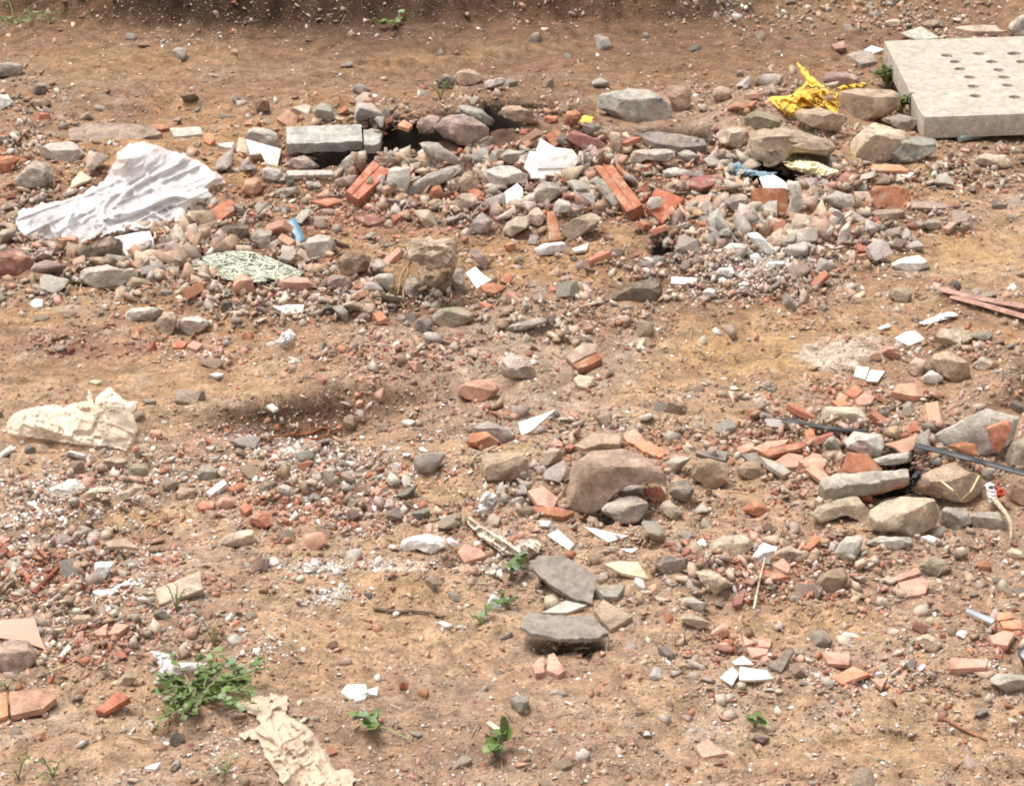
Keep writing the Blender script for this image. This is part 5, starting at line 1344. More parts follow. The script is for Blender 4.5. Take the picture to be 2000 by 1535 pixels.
special(o, 'dirty cream plastic carrier bag lying flat on the dirt track', 'plastic bag', q, 'the cream carrier bag')

q = pp('461,1378 490,1362 528,1354 563,1357 566,1376 559,1392 580,1404 598,1414 618,1436 633,1459 648,1484 658,1505 676,1500 693,1505 690,1560 563,1560 540,1512 521,1484 510,1462 503,1445 480,1444 464,1434 484,1424 507,1416 500,1400 480,1390')
o = sheet('torn_cloth', q, 'cloth', (.50, .38, .275), amp=.026, wave=34, peaks=[(570, 1440, 40, 50, .02)], turn=60, res=2.6, ragged=7, edge=16)
special(o, 'torn cream cloth strip with frayed ends at the bottom of the photo', 'cloth', q, 'the torn cream cloth')

q = pp('1497,190 1525,188 1543,186 1560,172 1576,156 1566,140 1556,124 1574,134 1590,151 1606,164 1626,176 1646,166 1668,162 1692,160 1685,173 1666,177 1648,177 1636,188 1640,206 1637,227 1622,220 1613,209 1592,210 1571,209 1566,222 1543,231 1530,222 1517,211')
o = empty('yellow_bag', hit([1570], [212])[0])
sheet('bag_body', q, 'opaque_bag', (.88, .57, .09), amp=.065, wave=26, peaks=[(1590, 180, 40, 20, .03), (1540, 212, 24, 14, .03)], res=2.2, ragged=4, edge=9, turn=30, parent=o, holes=[pp('1610,186 1626,184 1622,196 1612,196')])
stick('twisted_end', [(1560, 126), (1572, 146), (1590, 166)], .007, 'opaque_bag', (.88, .57, .09), lift=[.15, .12, .09], taper=2.0, wob=.01, parent=o)
special(o, 'bright yellow crumpled plastic bag with a twisted end beside the perforated slab', 'plastic bag', q, 'the yellow bag')

q = pp('1522,313 1534,304 1550,303 1584,310 1612,322 1642,334 1636,342 1624,348 1596,344 1572,342 1556,336 1540,330')
o = sheet('food_wrapper', q, 'plastic', (.78, .68, .42), amp=.05, wave=26, res=2, edge=8, peaks=[(1570, 324, 26, 10, .03)])
special(o, 'crumpled pale yellow and white wrapper below the large knobbly clod', 'wrapper', q, 'the pale yellow wrapper')
q = pp('1411,328 1426,320 1444,315 1460,330 1490,334 1524,337 1498,346 1470,345 1441,344 1416,340')
o = sheet('rag', q, 'cloth', (.17, .27, .32), amp=.05, wave=20, res=2, edge=8)
special(o, 'dusty blue crumpled rag below the large knobbly clod', 'rag', q, 'the blue rag')
q = pp('366,517 386,504 422,494 458,490 494,492 524,502 552,514 594,531 584,542 560,548 530,546 502,553 470,548 440,547 420,534 400,526 380,528')
def tangle(name, P, n, rad, mat, color, high):
    """Loose strands lying tangled inside the outline P."""
    rs = np.random.default_rng(n)
    lo, hi = P.min(0), P.max(0)
    V, F = [], []
    k = 0
    while k < n:
        u, v = rs.uniform(lo[0], hi[0]), rs.uniform(lo[1], hi[1])
        if not inside_poly(np.array([u]), np.array([v]), P)[0]:
            continue
        k += 1
        m = 14
        ang = rs.normal() * .5 + (math.pi if rs.random() < .5 else 0)
        us, vs = [u], [v]
        for q in range(m - 1):
            ang += rs.normal() * .38
            nu, nv_ = us[-1] + math.cos(ang) * 6.5, vs[-1] + math.sin(ang) * 3.2
            if not inside_poly(np.array([nu]), np.array([nv_]), P)[0]:
                ang += 2.2
                nu, nv_ = us[-1], vs[-1] + .8
            us.append(nu); vs.append(nv_)
        us, vs = np.array(us), np.array(vs)
        lf = .012 + high * np.clip(.5 + .6 * noise2(us / 30, vs / 16, 90) + .3 * rs.normal(), 0, 1.4)
        path = hit(us, vs, lf)
        VV, FF = tube_geo(path, rad * rs.uniform(.6, 1.4), 5, .6)
        F += [[i + len(V) for i in f] for f in FF]
        V += list(VV)
    return mesh_obj(name, V, F, mat, loc=hit([P.mean(0)[0]], [P.mean(0)[1]])[0], color=color)
o = tangle('plastic_net', q, 380, .0032, 'cloth', (.52, .53, .43), .022)
special(o, 'pale green tangled net sacking spread left of the brown pink brick half', 'net', q, 'the pale green net')
q = pp('905,1002 922,1010 946,1030 972,1044 994,1054 1004,1066 1024,1056 1056,1050 1058,1064 1054,1078 1034,1090 1014,1092 1004,1084 984,1086 958,1066 932,1044 912,1024')
o = sheet('twisted_cloth', q, 'cloth', (.62, .52, .42), amp=.06, wave=24, res=2.2, ragged=5, edge=9, turn=36, stretch=(2.5, .8), peaks=[(1030, 1070, 26, 12, .03)])
special(o, 'twisted dirty white cloth strip running up to the brown rounded rock', 'cloth', q, 'the twisted cloth')
q = pp('930,1002 936,974 950,958 974,966 968,984 950,1000 946,1014')
o = sheet('plastic_scrap', q, 'film', None, amp=.07, wave=22, res=2, edge=8)
special(o, 'grey crumpled plastic scrap above the twisted dirty cloth', 'plastic scrap', q)
q = pp('288,1269 331,1275 338,1294 372,1292 410,1294 372,1312 336,1322 312,1338 298,1334 312,1306 300,1284')
o = sheet('plastic_scrap', q, 'film', None, amp=.04, wave=26, res=2.2, edge=8)
special(o, 'torn greyish plastic film tucked behind the big weed', 'plastic scrap', q)
q = pp('536,668 552,648 566,640 578,652 572,668 552,674')
o = sheet('crushed_bottle', q, 'film', None, amp=.05, wave=14, res=1.8, edge=7)
special(o, 'crushed clear plastic bottle piece on the rubble edge below the white thick tile', 'plastic bottle', q)
q = pp('1774,942 1780,928 1790,918 1824,917 1806,930 1794,938 1790,950 1772,966 1764,962')
o = sheet('black_bag', q, 'rubber', (.03, .03, .035), amp=.07, wave=18, res=1.8, edge=7, lift=.03)
special(o, 'shiny black plastic bag scrap squeezed between beam and straw covered rock', 'plastic bag', q, 'the black plastic scrap')
q = pp('1790,632 1812,622 1836,612 1862,608 1876,616 1852,624 1826,630 1806,636')
o = sheet('paper_scrap', q, 'cloth', (.82, .80, .76), amp=.03, wave=18, res=2, edge=8)
special(o, 'crumpled white paper above the ribbed pale slab', 'paper', q)
o = empty('snack_wrapper', hit([1940], [975])[0])
qa, qb = pp('1922,944 1936,940 1946,946 1950,982 1930,980'), pp('1942,944 1956,952 1966,962 1956,972 1946,980')
sheet('white_half', qa, 'plastic', (.80, .76, .74), amp=.04, wave=16, res=1.8, edge=6, lift=.05, parent=o)
sheet('red_half', qb, 'plastic', (.62, .08, .05), amp=.05, wave=12, res=1.8, edge=6, lift=.05, parent=o)
special(o, 'red and white snack wrapper crushed against the straw covered rock', 'wrapper', np.vstack([qa, qb]), 'the red and white wrapper')

# strips, sticks, wires, tubes
def rod(name, px, rad, mat, color, label, cat, mark=None, **kw):
    o = stick(name, px, rad, mat, color, **kw)
    tag(o, label, cat)
    for p in px:
        PLACED.append((p[0], p[1], 8))
    if mark:
        c = np.mean(np.array(px, float), 0)
        MARKS.append((c[0], c[1], mark))
    return o
BLACK = (.028, .028, .032)
rod('rubber_strip', [(1531, 819), (1580, 829), (1640, 838), (1694, 842)], .013, 'rubber', BLACK, 'flat black rubber strip running under the squared tan block', 'rubber strip', 'the left rubber strip', lift=[.05, .045, .03, .03], taper=1, flat=.4)
rod('rubber_strip', [(1790, 870), (1850, 884), (1930, 905), (2004, 926)], .017, 'rubber', BLACK, 'thick black rubber strip crossing in front of the big concrete wedge', 'rubber strip', 'the right rubber strip', lift=[.07, .08, .09, .10], taper=1, flat=.45)
rod('pipe', [(1874, 272), (1920, 264), (1960, 252), (2004, 247)], .016, 'rubber', (.20, .23, .20), 'grey green hose lying along the front of the perforated slab', 'hose', None, lift=.02, taper=1)
rod('metal_tube', [(1892, 1196), (1941, 1217)], .014, 'metal', (1, 1, 1), 'short shiny silver tube at lower right beside orange shards', 'metal tube', 'the silver tube', lift=.014, taper=1, n=6, segs=14)
rod('wire_loop', [(530, 852), (570, 850), (606, 846), (632, 834), (644, 838), (640, 852), (608, 858)], .0045, 'wood', (.27, .10, .05), 'bent rusty wire loop in the dark hollow of the track', 'wire', 'the rusty wire', lift=.01, taper=1, n=40)
rod('twig', [(730, 1188), (770, 1193), (820, 1194), (866, 1202)], .007, 'wood', (.16, .11, .08), 'dark bare twig lying on the smooth dirt left of the slates', 'twig', 'the dark twig', lift=.008, taper=.8, wob=.003, flat=.6)
rod('plank', [(1836, 565), (1900, 580), (2006, 600)], .022, 'wood', (.40, .24, .19), 'upper one of two faded mauve laths at the right edge', 'lath', None, lift=.02, taper=1, flat=.3, n=14)
rod('plank', [(1862, 580), (1930, 598), (2006, 620)], .022, 'wood', (.38, .22, .17), 'lower one of two faded mauve laths at the right edge', 'lath', 'the two mauve laths', lift=.02, taper=1, flat=.3, n=14)
rod('stick', [(1944, 978), (1966, 1004), (1976, 1028), (1974, 1052)], .010, 'wood', (.58, .46, .32), 'pale curved stick hanging down from the red and white wrapper', 'stick', None, lift=[.06, .07, .05, .02], taper=.4)
rod('straw_stem', [(1472, 1190), (1484, 1130), (1494, 1090)], .004, 'wood', (.62, .52, .36), 'pale dry stem across the pink flakes in the right foreground', 'stem', None, lift=.03, taper=.5)
rod('stick', [(1842, 1402), (1880, 1424), (1928, 1444)], .006, 'wood', (.34, .15, .09), 'reddish thin stick on the dirt at the bottom right', 'stick', None, lift=.006)
rod('twig', [(4, 1188), (34, 1174), (62, 1160)], .006, 'wood', (.45, .30, .2), 'pale brown twig at left above the pinkish paper', 'twig', None, lift=.01)
rod('stick', [(66, 1160), (92, 1130), (114, 1108)], .011, 'wood', (.24, .08, .05), 'dark red splinter left of the white upright plaster piece', 'splinter', None, lift=.012)
rod('twig', [(70, 1322), (130, 1300), (190, 1262)], .004, 'wood', (.36, .28, .16), 'long thin dry twig left of the torn greyish film', 'twig', None, lift=.012)
rod('stick', [(916, 430), (934, 408), (950, 390)], .006, 'wood', (.30, .26, .22), 'thin grey stick leaning left of the white pointed shard', 'stick', None, lift=[.02, .05, .07])
rod('straw_stem', [(1836, 938), (1862, 958), (1880, 980)], .004, 'wood', (.62, .50, .30), 'long straw stalk on the straw covered rock', 'straw', None, lift=[.2, .2, .12])
rod('straw_stem', [(1912, 930), (1896, 960), (1876, 978)], .004, 'wood', (.62, .50, .30), 'second straw stalk crossing on the straw covered rock', 'straw', None, lift=[.14, .16, .1])
rod('twig', [(1740, 1318), (1764, 1300), (1772, 1282)], .005, 'wood', (.60, .50, .38), 'pale forked twig right of the pointed orange tile', 'twig', None, lift=[.01, .02, .03])

# plastic spoon
def spoon():
    o = empty('spoon', hit([205], [1158])[0])
    c = hit([203], [1156], .012)[0]
    D, F = ico(3)
    V = np.stack([D[:, 0] * .036, D[:, 1] * .024, np.where(D[:, 2] > 0, -D[:, 2] * .004 + .002, D[:, 2] * .010)], -1)
    mesh_obj('bowl', V + c, F, 'glaze', parent=o, loc=c)
    stick('handle', [(218, 1152), (236, 1142), (258, 1129)], .0055, 'glaze', None, lift=.014, taper=.8, flat=.4, parent=o)
    special(o, 'white plastic spoon lying in the left foreground', 'spoon', pp('182,1154 230,1146 258,1128 222,1164 190,1164'), 'the plastic spoon')
spoon()

# broken bowl at the right edge
def bowl():
    c = hit([2036], [1308], .0)[0]
    o = empty('broken_bowl', c)
    ang = np.linspace(-.4, 4.1, 40)
    V, F = [], []
    prof = [(.012, .004), (.035, .008), (.06, .024), (.072, .05), (.076, .05), (.063, .02), (.037, .002), (.012, -.002)]
    for a in ang:
        V += [c + np.array([math.cos(a) * r, math.sin(a) * r * .9, z]) for r, z in prof]
    k = len(prof)
    for i in range(len(ang) - 1):
        for j in range(k):
            F.append([i * k + j, i * k + (j + 1) % k, (i + 1) * k + (j + 1) % k, (i + 1) * k + j])
    mi = [0 if (j % k) < 3 else 1 for j in range(len(F))]
    b = mesh_obj('shell', V, F, ['glaze', 'rubber'], parent=o, loc=c, color=(.05, .05, .05), matidx=mi)
    rim = [c + np.array([math.cos(a) * .074, math.sin(a) * .074 * .9, .051]) for a in ang]
    V2, F2 = tube_geo(rim, .004, 8)
    mesh_obj('rim', V2, F2, 'rubber', parent=o, loc=c, color=(.05, .05, .055))
    special(o, 'broken white bowl with a dark rim cut by the right edge', 'bowl', pp('1966,1284 1980,1272 2010,1272 2010,1322 1990,1316'), 'the broken bowl')
bowl()

# weeds
def leaf_geo(rs, C, out, size, heart=True):
    """One blade-like or heart-shaped leaf at C leaning along OUT."""
    out = out / np.linalg.norm(out)
    up = np.array([0, 0, 1.0]) + rs.normal(size=3) * .35
    side = np.cross(out, up); side /= np.linalg.norm(side)
    nor = np.cross(side, out)
    if heart:
        prof = [(0, .0, 0), (-.10, .30, .05), (.12, .52, .10), (.45, .56, .08), (.75, .36, .03), (.95, 0, -.05)]
    else:
        prof = [(0, .02, 0), (.25, .14, .03), (.55, .15, .05), (.85, .08, .02), (1.1, 0, -.06)]
    mid = [C + out * a * size + nor * (-.06 * size * math.sin(a * 3)) for a, b, h in prof]
    L = [C + out * a * size + side * b * size + nor * h * size for a, b, h in prof]
    R = [C + out * a * size - side * b * size + nor * h * size for a, b, h in prof]
    V = mid + L + R
    k = len(prof)
    F = []
    for i in range(k - 1):
        F.append([i, i + 1, k + i + 1, k + i])
        F.append([i + 1, i, 2 * k + i, 2 * k + i + 1])
    return V, F

def weed(px, n, spread, height, size, label, mark=None, heart=True, name='weed', stems=None, tint=(1, 1, 1), spread_px=None, bias=(0, 0)):
    root = hit([px[0]], [px[1]])[0]
    rs = np.random.default_rng(int(px[0] * 3 + px[1]))
    o = empty(name, root)
    SV, SF, LV, LF, LC = [], [], [], [], []
    for k in range(stems or max(3, n // 5)):
        a = rs.uniform(0, 2 * math.pi)
        r = spread * rs.uniform(.35, 1)
        end = root + np.array([math.cos(a) * r + bias[0], math.sin(a) * r * 1.1 + bias[1], 0])
        end[2] = ground(end[0], end[1]) + height * rs.uniform(.4, 1)
        mid = (root + end) / 2 + np.array([0, 0, height * .5])
        t = np.linspace(0, 1, 9)[:, None]
        path = (1 - t) ** 2 * root + 2 * t * (1 - t) * mid + t * t * end
        V, F = tube_geo(path, np.linspace(.0036, .0018, 9) * (1 if heart else .7), 6)
        SF += [[i + len(SV) for i in f] for f in F]
        SV += list(V)
        m = max(2, int(round(n / (stems or max(3, n // 5)))))
        for q in range(m):
            w = rs.uniform(.35, 1) if q else 1
            C = path[int(w * 8)]
            out = np.array([rs.normal(), rs.normal() - .3, rs.uniform(-.1, .5)])
            V, F = leaf_geo(rs, C, out, size * rs.uniform(.6, 1.15), heart)
            base = np.array([.125, .178, .045]) * rs.uniform(.6, 1.5) * np.array(tint)
            if rs.random() < .25:
                base = np.array([.19, .27, .13]) * rs.uniform(.8, 1.2)
            LF += [[i + len(LV) for i in f] for f in F]
            LV += V
            LC += [base] * len(V)
    s = mesh_obj('stem', SV, SF, 'leaf', parent=o, loc=root)
    col_attr(s.data, np.tile([.28, .30, .13], (len(SV), 1)))
    l = mesh_obj('leaves', LV, LF, 'leaf', parent=o, loc=root)
    col_attr(l.data, np.array(LC))
    tag(o, label, 'weed', None)
    PLACED.append((px[0], px[1], 25))
    if mark:
        MARKS.append((px[0], px[1], mark))
    return o

weed((388, 1372), 330, .23, .085, .024, 'largest green leafy weed in the left foreground', 'the big weed', stems=40)
weed((470, 1345), 16, .10, .12, .03, 'upright side shoot at the right of the largest weed', stems=5)
weed((420, 1262), 14, .09, .10, .018, 'thin feathery weed behind the largest weed', heart=False, stems=6)
weed((345, 1195), 10, .05, .10, .016, 'wispy weed growing against the tan brick half', heart=False, stems=5)
sprawl = weed((722, 1428), 14, .05, .06, .036, 'sprawling weed with a long pale runner on bare dirt at bottom', 'the sprawling weed', stems=4)
weed((968, 1476), 8, .045, .07, .052, 'heart leaved seedling at the bottom beside a pale wood chip', 'the heart leaved seedling', stems=4)
weed((940, 1220), 10, .045, .05, .026, 'small pale green weed left of the lower dark slate', stems=4)
weed((990, 1190), 11, .045, .05, .024, 'small weed between the lower slate and a red chip', stems=4)
weed((996, 1134), 8, .045, .08, .042, 'dark green weed left of the upper dark slate', stems=4)
weed((1474, 1420), 6, .04, .05, .030, 'tiny weed alone on the dirt at the bottom right', stems=3)
weed((30, 46), 46, .26, .07, .045, 'low green creeper on the dirt bank in the top left corner', 'the creeper', stems=12, heart=False, bias=(.06, 0))
weed((772, 54), 14, .09, .05, .04, 'small green sprout on the dark dirt bank at the top', 'the sprout on the bank', stems=5)
weed((860, 196), 10, .05, .10, .03, 'green sprout growing behind the domed brown grey rock', heart=False, stems=5, tint=(.8, .8, .8))
weed((1732, 176), 150, .085, .14, .026, 'bushy green weed against the far left side of the perforated slab', stems=22, tint=(.8, .9, .8))
weed((1760, 224), 110, .055, .12, .024, 'lower green weed against the left side of the perforated slab', stems=16, tint=(.75, .85, .75))
weed((36, 1520), 10, .05, .05, .024, 'small weed at the bottom left corner', heart=False, stems=4)
weed((104, 1516), 14, .07, .06, .026, 'small leafy weed near the bottom left corner', heart=False, stems=5)
weed((440, 1506), 16, .10, .05, .016, 'thin wispy weed left of the torn cream cloth', heart=False, stems=6)
weed((14, 1346), 8, .05, .04, .02, 'tiny weed above the flat orange tile at the left edge', heart=False, stems=3)
stick('runner', [(728, 1416), (760, 1424), (800, 1444)], .0028, 'wood', (.45, .48, .22), lift=.012, parent=sprawl)

# ---------------------------------------------------------------- loose stones, shards and chips between the large things
REDZ = [(200, 680, 220, 20, 1), (700, 440, 140, 40, .8), (1560, 890, 130, 40, 1), (620, 980, 200, 60, .7), (120, 1110, 180, 50, .8), (1500, 1100, 130, 60, .7), (1660, 770, 60, 24, 1), (1650, 400, 180, 40, .5), (1250, 870, 80, 20, .8), (800, 690, 160, 30, .6), (1680, 1310, 90, 30, .6), (30, 330, 60, 40, .8), (1960, 1230, 50, 40, .8), (1450, 1255, 60, 40, .7), (200, 1260, 120, 50, .5), (1090, 240, 60, 40, .8)]
WHITEZ = [(600, 905, 140, 34, .9), (520, 870, 70, 24, .9), (620, 1110, 70, 16, .9), (650, 1165, 50, 20, .9), (760, 1105, 120, 12, .8), (120, 955, 100, 20, .8), (60, 1060, 110, 16, .6), (1460, 520, 110, 46, .9), (400, 690, 80, 10, .6), (960, 1105, 50, 14, .8), (230, 1080, 60, 20, .5), (1660, 1330, 80, 14, .5), (520, 1260, 40, 40, .5), (430, 1470, 50, 30, .5), (1760, 690, 60, 20, .4), (300, 85, 80, 14, .6), (1360, 190, 30, 16, .6), (1430, 30, 30, 20, .6), (250, 940, 200, 50, .4), (100, 1000, 120, 40, .5), (650, 950, 190, 60, .5), (230, 1150, 140, 50, .35), (80, 1230, 80, 40, .3)]

def zone(u, v, Z):
    g = np.zeros(len(u))
    for z in Z:
        g = np.maximum(g, z[4] * blob(u, v, z[0], z[1], z[2], z[3], z[5] if len(z) > 5 else 0))
    return g

def density(u, v):
    g = np.where(v > 1180, .10, .16) + .9 * zone(u, v, DENSE)
    g *= 1 - .95 * zone(u, v, BARE)
    n = noise2(u / 55, v / 30, 60) + .6 * noise2(u / 20, v / 11, 61)
    return np.clip(g * (1 + .7 * n), 0, 1.2)

def taken(u, v, grow=0):
    t = np.zeros(len(u), bool)
    for P in POLYS:
        lo, hi = P.min(0) - grow, P.max(0) + grow
        k = np.nonzero((u > lo[0]) & (u < hi[0]) & (v > lo[1]) & (v < hi[1]) & ~t)[0]
        if len(k):
            c = P.mean(0)
            Q = c + (P - c) * (1 + grow / max(10, .5 * np.ptp(P[:, 0])))
            t[k] = inside_poly(u[k], v[k], Q)
    return t

def template_rock(seed, kind):
    rs = np.random.default_rng(seed)
    bm = hull(rs, {'angular': 15, 'rounded': 26, 'flat': 16}[kind], (1.0, rs.uniform(.62, .95), {'angular': .72, 'rounded': .7, 'flat': .34}[kind]), {'angular': .6, 'rounded': 1.0, 'flat': .6}[kind])
    bmesh.ops.bevel(bm, geom=list(bm.edges), offset=.05, segments=1, affect='EDGES', clamp_overlap=True)
    bmesh.ops.triangulate(bm, faces=bm.faces)
    bmesh.ops.subdivide_edges(bm, edges=[q for q in bm.edges if q.calc_length() > .25], cuts=2, use_grid_fill=True)
    bmesh.ops.triangulate(bm, faces=bm.faces)
    W, F = bm_arrays(bm)
    bm.free()
    W = W * (1 + .07 * fbm3(W * 1.9 + seed, 3)[:, None] + .03 * fbm3(W * 7 + seed, 2)[:, None])
    return W / np.ptp(W[:, 0]), F

def template_chip(seed, thick):
    """A broken flat piece with three to six ragged corners."""
    rs = np.random.default_rng(seed)
    k = int(rs.integers(3, 7))
    a = np.sort(rs.uniform(0, 2 * math.pi, k) * .35 + np.linspace(0, 2 * math.pi, k, endpoint=False) * .9)
    P = np.stack([np.cos(a) * rs.uniform(.7, 1.1, k), np.sin(a) * rs.uniform(.5, .9, k)], -1) / 2
    out = outline(P * 100, 12, 1.2, rs) / 100
    bm = bmesh.new()
    top = [bm.verts.new((x, y, thick / 2)) for x, y in out]
    bot = [bm.verts.new((x * 1.02, y * 1.02, -thick / 2)) for x, y in out]
    bm.faces.new(top); bm.faces.new(bot[::-1])
    for i in range(len(top)):
        j = (i + 1) % len(top)
        bm.faces.new([top[j], top[i], bot[i], bot[j]])
    bmesh.ops.recalc_face_normals(bm, faces=bm.faces)
    bmesh.ops.triangulate(bm, faces=[f for f in bm.faces if len(f.verts) > 4])
    bm.verts.index_update()
    V = np.array([v.co[:] for v in bm.verts]); F = [[v.index for v in f.verts] for f in bm.faces]
    bm.free()
    return V, F

TPL = {}
def proto(kind, i):
    key = (kind, i)
    if key not in TPL:
        if kind in ('angular', 'rounded', 'flat'):
            V, F = template_rock(100 + i * 7 + len(kind) * 31, kind)
            mat, nm = 'stone', 'stone'
        elif kind == 'shard':
            V, F = template_chip(300 + i, .2)
            mat, nm = 'brick', 'brick_shard'
        elif kind in ('chunk', 'plate'):
            V, F = template_rock(900 + i * 11, 'angular' if kind == 'chunk' else 'flat')
            mat, nm = 'mortar', 'concrete_chunk'
        elif kind == 'bar':
            rs = np.random.default_rng(40 + i)
            bm = bmesh.new()
            bmesh.ops.create_cube(bm, size=1)
            for v in bm.verts:
                v.co = Vector((v.co.x * (1 + rs.uniform(-.12, .12)), v.co.y * rs.uniform(.38, .5), v.co.z * rs.uniform(.2, .34)))
            bmesh.ops.bevel(bm, geom=list(bm.edges), offset=.03, segments=1, affect='EDGES')
            bmesh.ops.subdivide_edges(bm, edges=[q for q in bm.edges if q.calc_length() > .2], cuts=3, use_grid_fill=True)
            bmesh.ops.triangulate(bm, faces=bm.faces)
            V, F = bm_arrays(bm)
            bm.free()
            V = V * (1 + .05 * fbm3(V * 3 + i, 3)[:, None])
            mat, nm = 'brick', 'brick_piece'
        elif kind == 'lump':
            V, F = template_rock(500 + i * 3, 'angular')
            mat, nm = 'brick', 'brick_chunk'
        else:
            V, F = template_rock(700 + i * 5, 'angular' if i % 2 else 'flat')
            mat, nm = 'plaster', 'plaster_piece'
        me = bpy.data.meshes.new(nm)
        me.from_pydata(V.tolist(), [], [tuple(int(q) for q in f) for f in F])
        me.materials.append(M[mat])
        me.polygons.foreach_set('use_smooth', np.ones(len(me.polygons), dtype=bool))
        me.update()
        o = bpy.data.objects.new(nm, me)
        sharp(o, 20)
        TPL[key] = o
    return TPL[key]

COLOURS = {'stone': [('grey', .24), ('pale', .14), ('tan', .22), ('buff', .16), ('brown', .05), ('olive', .05), ('slate', .03), ('mauve', .05)],
           'brick': [('red', .30), ('rust', .18), ('salmon', .18), ('pink', .20), ('maroon', .10), ('orange', .04)], 'concrete': [('grey', .4), ('pale', .35), ('buff', .15), ('mauve', .1)], 'plaster': [('white', .45), ('chalk', .4), ('cream', .15)]}
SAY = dict(grey='grey', pale='pale grey', tan='tan', buff='light tan', brown='brown', olive='olive brown', slate='dark grey', mauve='mauve', red='red', rust='rust red', salmon='salmon', pink='dusty pink', maroon='dark red', orange='orange', white='white', chalk='chalky', cream='cream')
SHAPE = dict(angular='angular stone', rounded='rounded stone', flat='flat stone', shard='brick shard', lump='brick lump', piece='plaster piece', chunk='concrete chunk', plate='flat concrete piece', bar='brick bar')

def in_pit(u, v, grow=0):
    return any(((u - cx) / (rx + grow)) ** 2 + ((v - cy) / (ry + grow)) ** 2 < 1 for cx, cy, rx, ry, dd, r in PITS[:7])

USED = set()
def auto_label(u, v, colour, kind, size):
    m = np.array([(a, b) for a, b, _ in MARKS])
    du, dv = m[:, 0] - u, (m[:, 1] - v) * 2.0
    order = np.argsort(np.hypot(du, dv))[:14]
    base = f'{SAY[colour]} {SHAPE[kind]}'
    sz = 'tiny ' if size < .032 else 'small ' if size < .05 else ''
    cand = []
    for k in order[:5]:
        rel = ('left of' if du[k] > 0 else 'right of') if abs(du[k]) > abs(dv[k]) * 1.2 else ('behind' if dv[k] > 0 else 'in front of')
        cand.append((np.hypot(du[k], dv[k]), f'{sz}{base} lying {rel} {MARKS[k][2]}'))
    for a in order[:7]:
        for b in order[:9]:
            if a != b and du[a] * du[b] + dv[a] * dv[b] < -.6 * np.hypot(du[a], dv[a]) * np.hypot(du[b], dv[b]):
                cand.append((.5 * np.hypot(du[a], dv[a]) + .5 * np.hypot(du[b], dv[b]), f'{sz}{base} between {MARKS[a][2]} and {MARKS[b][2]}'))
    for k in order[5:]:
        rel = ('far left of' if du[k] > 0 else 'far right of') if abs(du[k]) > abs(dv[k]) * 1.2 else ('far behind' if dv[k] > 0 else 'well in front of')
        cand.append((np.hypot(du[k], dv[k]) * 1.3, f'{sz}{base} {rel} {MARKS[k][2]}'))
    for _, t in sorted(cand, key=lambda q: q[0]):
        t = t.strip()
        if t not in USED and len(t.split()) <= 16:
            USED.add(t)
            return t
    return None

def scatter(n, family, weight, sizes, group, names, pack=.75, proud=.14):
    got, tries = 0, 0
    while got < n and tries < 60:
        tries += 1
        u, v = RNG.uniform(-10, 2010, 400), RNG.uniform(-5, 1545, 400)
        w = density(u, v) * weight(u, v)
        ok = (RNG.random(400) < w) & ~taken(u, v, 3)
        for a, b in zip(u[ok], v[ok]):
            if got >= n:
                break
            size = float(np.clip(RNG.lognormal(math.log(sizes[0]), sizes[1]), sizes[2], sizes[3]))
            P = hit([a], [b], 0, GZ)[0]
            r = size * pxm(P) / 2
            if (b < 62 and a < 1350) or taken(np.array([a, a]), np.array([b, b - 1.1 * r]), .6 * r).any() or in_pit(a, b, .5 * r):
                continue
            if any((a - q[0]) ** 2 + ((b - q[1]) * 1.5) ** 2 < (pack * r + .6 * q[2]) ** 2 and q[2] < 60 for q in PLACED if abs(a - q[0]) < 120):
                continue
            kind = names[int(RNG.integers(len(names)))]
            nm, ws = zip(*COLOURS[family])
            colour = nm[int(RNG.choice(len(nm), p=np.array(ws) / sum(ws)))]
            label = auto_label(a, b, colour, kind, size)
            if not label:
                continue
            src = proto(kind, int(RNG.integers(7)))
            o = src.copy()
            COL.objects.link(o)
            o.scale = (size, size * RNG.uniform(.85, 1.15), size * RNG.uniform(.8, 1.2))
            tip = .5 if kind == 'shard' else .35
            o.rotation_euler = (RNG.normal() * tip + (.25 if kind == 'shard' else 0), RNG.normal() * tip, RNG.uniform(0, 6.28))
            sunk = size * (.08 if kind == 'shard' else proud)
            o.location = (P[0], P[1], ground(P[0], P[1], GZ) + sunk)
            o.color = jit(PAL[colour], .1) + (1.0,)
            tag(o, label, family, group)
            PLACED.append((a, b, r))
            got += 1

HEAP = [(980, 350, 330, 90, 1, 3), (1560, 400, 200, 70, .9, 6), (330, 470, 280, 80, .7, 6), (560, 330, 120, 60, .8, 0), (1560, 240, 130, 50, .5, 0), (1760, 900, 150, 60, .8, 6), (1150, 960, 160, 50, .5, 0), (780, 570, 160, 40, .6, 0)]
scatter(115, 'concrete', lambda u, v: 1.4 * zone(u, v, HEAP), (.10, .34, .055, .19), 'loose concrete chunks in the rubble heaps', ['chunk', 'plate', 'chunk', 'plate'], pack=.4, proud=.26)
scatter(64, 'brick', lambda u, v: 1.2 * zone(u, v, HEAP), (.095, .28, .05, .15), 'broken brick bars in the rubble heaps', ['bar', 'bar', 'shard'], pack=.4, proud=.26)
scatter(225, 'stone', lambda u, v: np.where(v < 620, .9, .28) * (1 - .5 * zone(u, v, REDZ)), (.058, .36, .032, .13), 'loose stones strewn over the dirt', ['angular', 'angular', 'flat', 'angular', 'flat', 'rounded'])
scatter(160, 'brick', lambda u, v: .12 + .85 * np.maximum(zone(u, v, REDZ), .6 * zone(u, v, DENSE[:3])), (.048, .36, .022, .11), 'loose brick pieces strewn over the dirt', ['shard', 'shard', 'lump'])
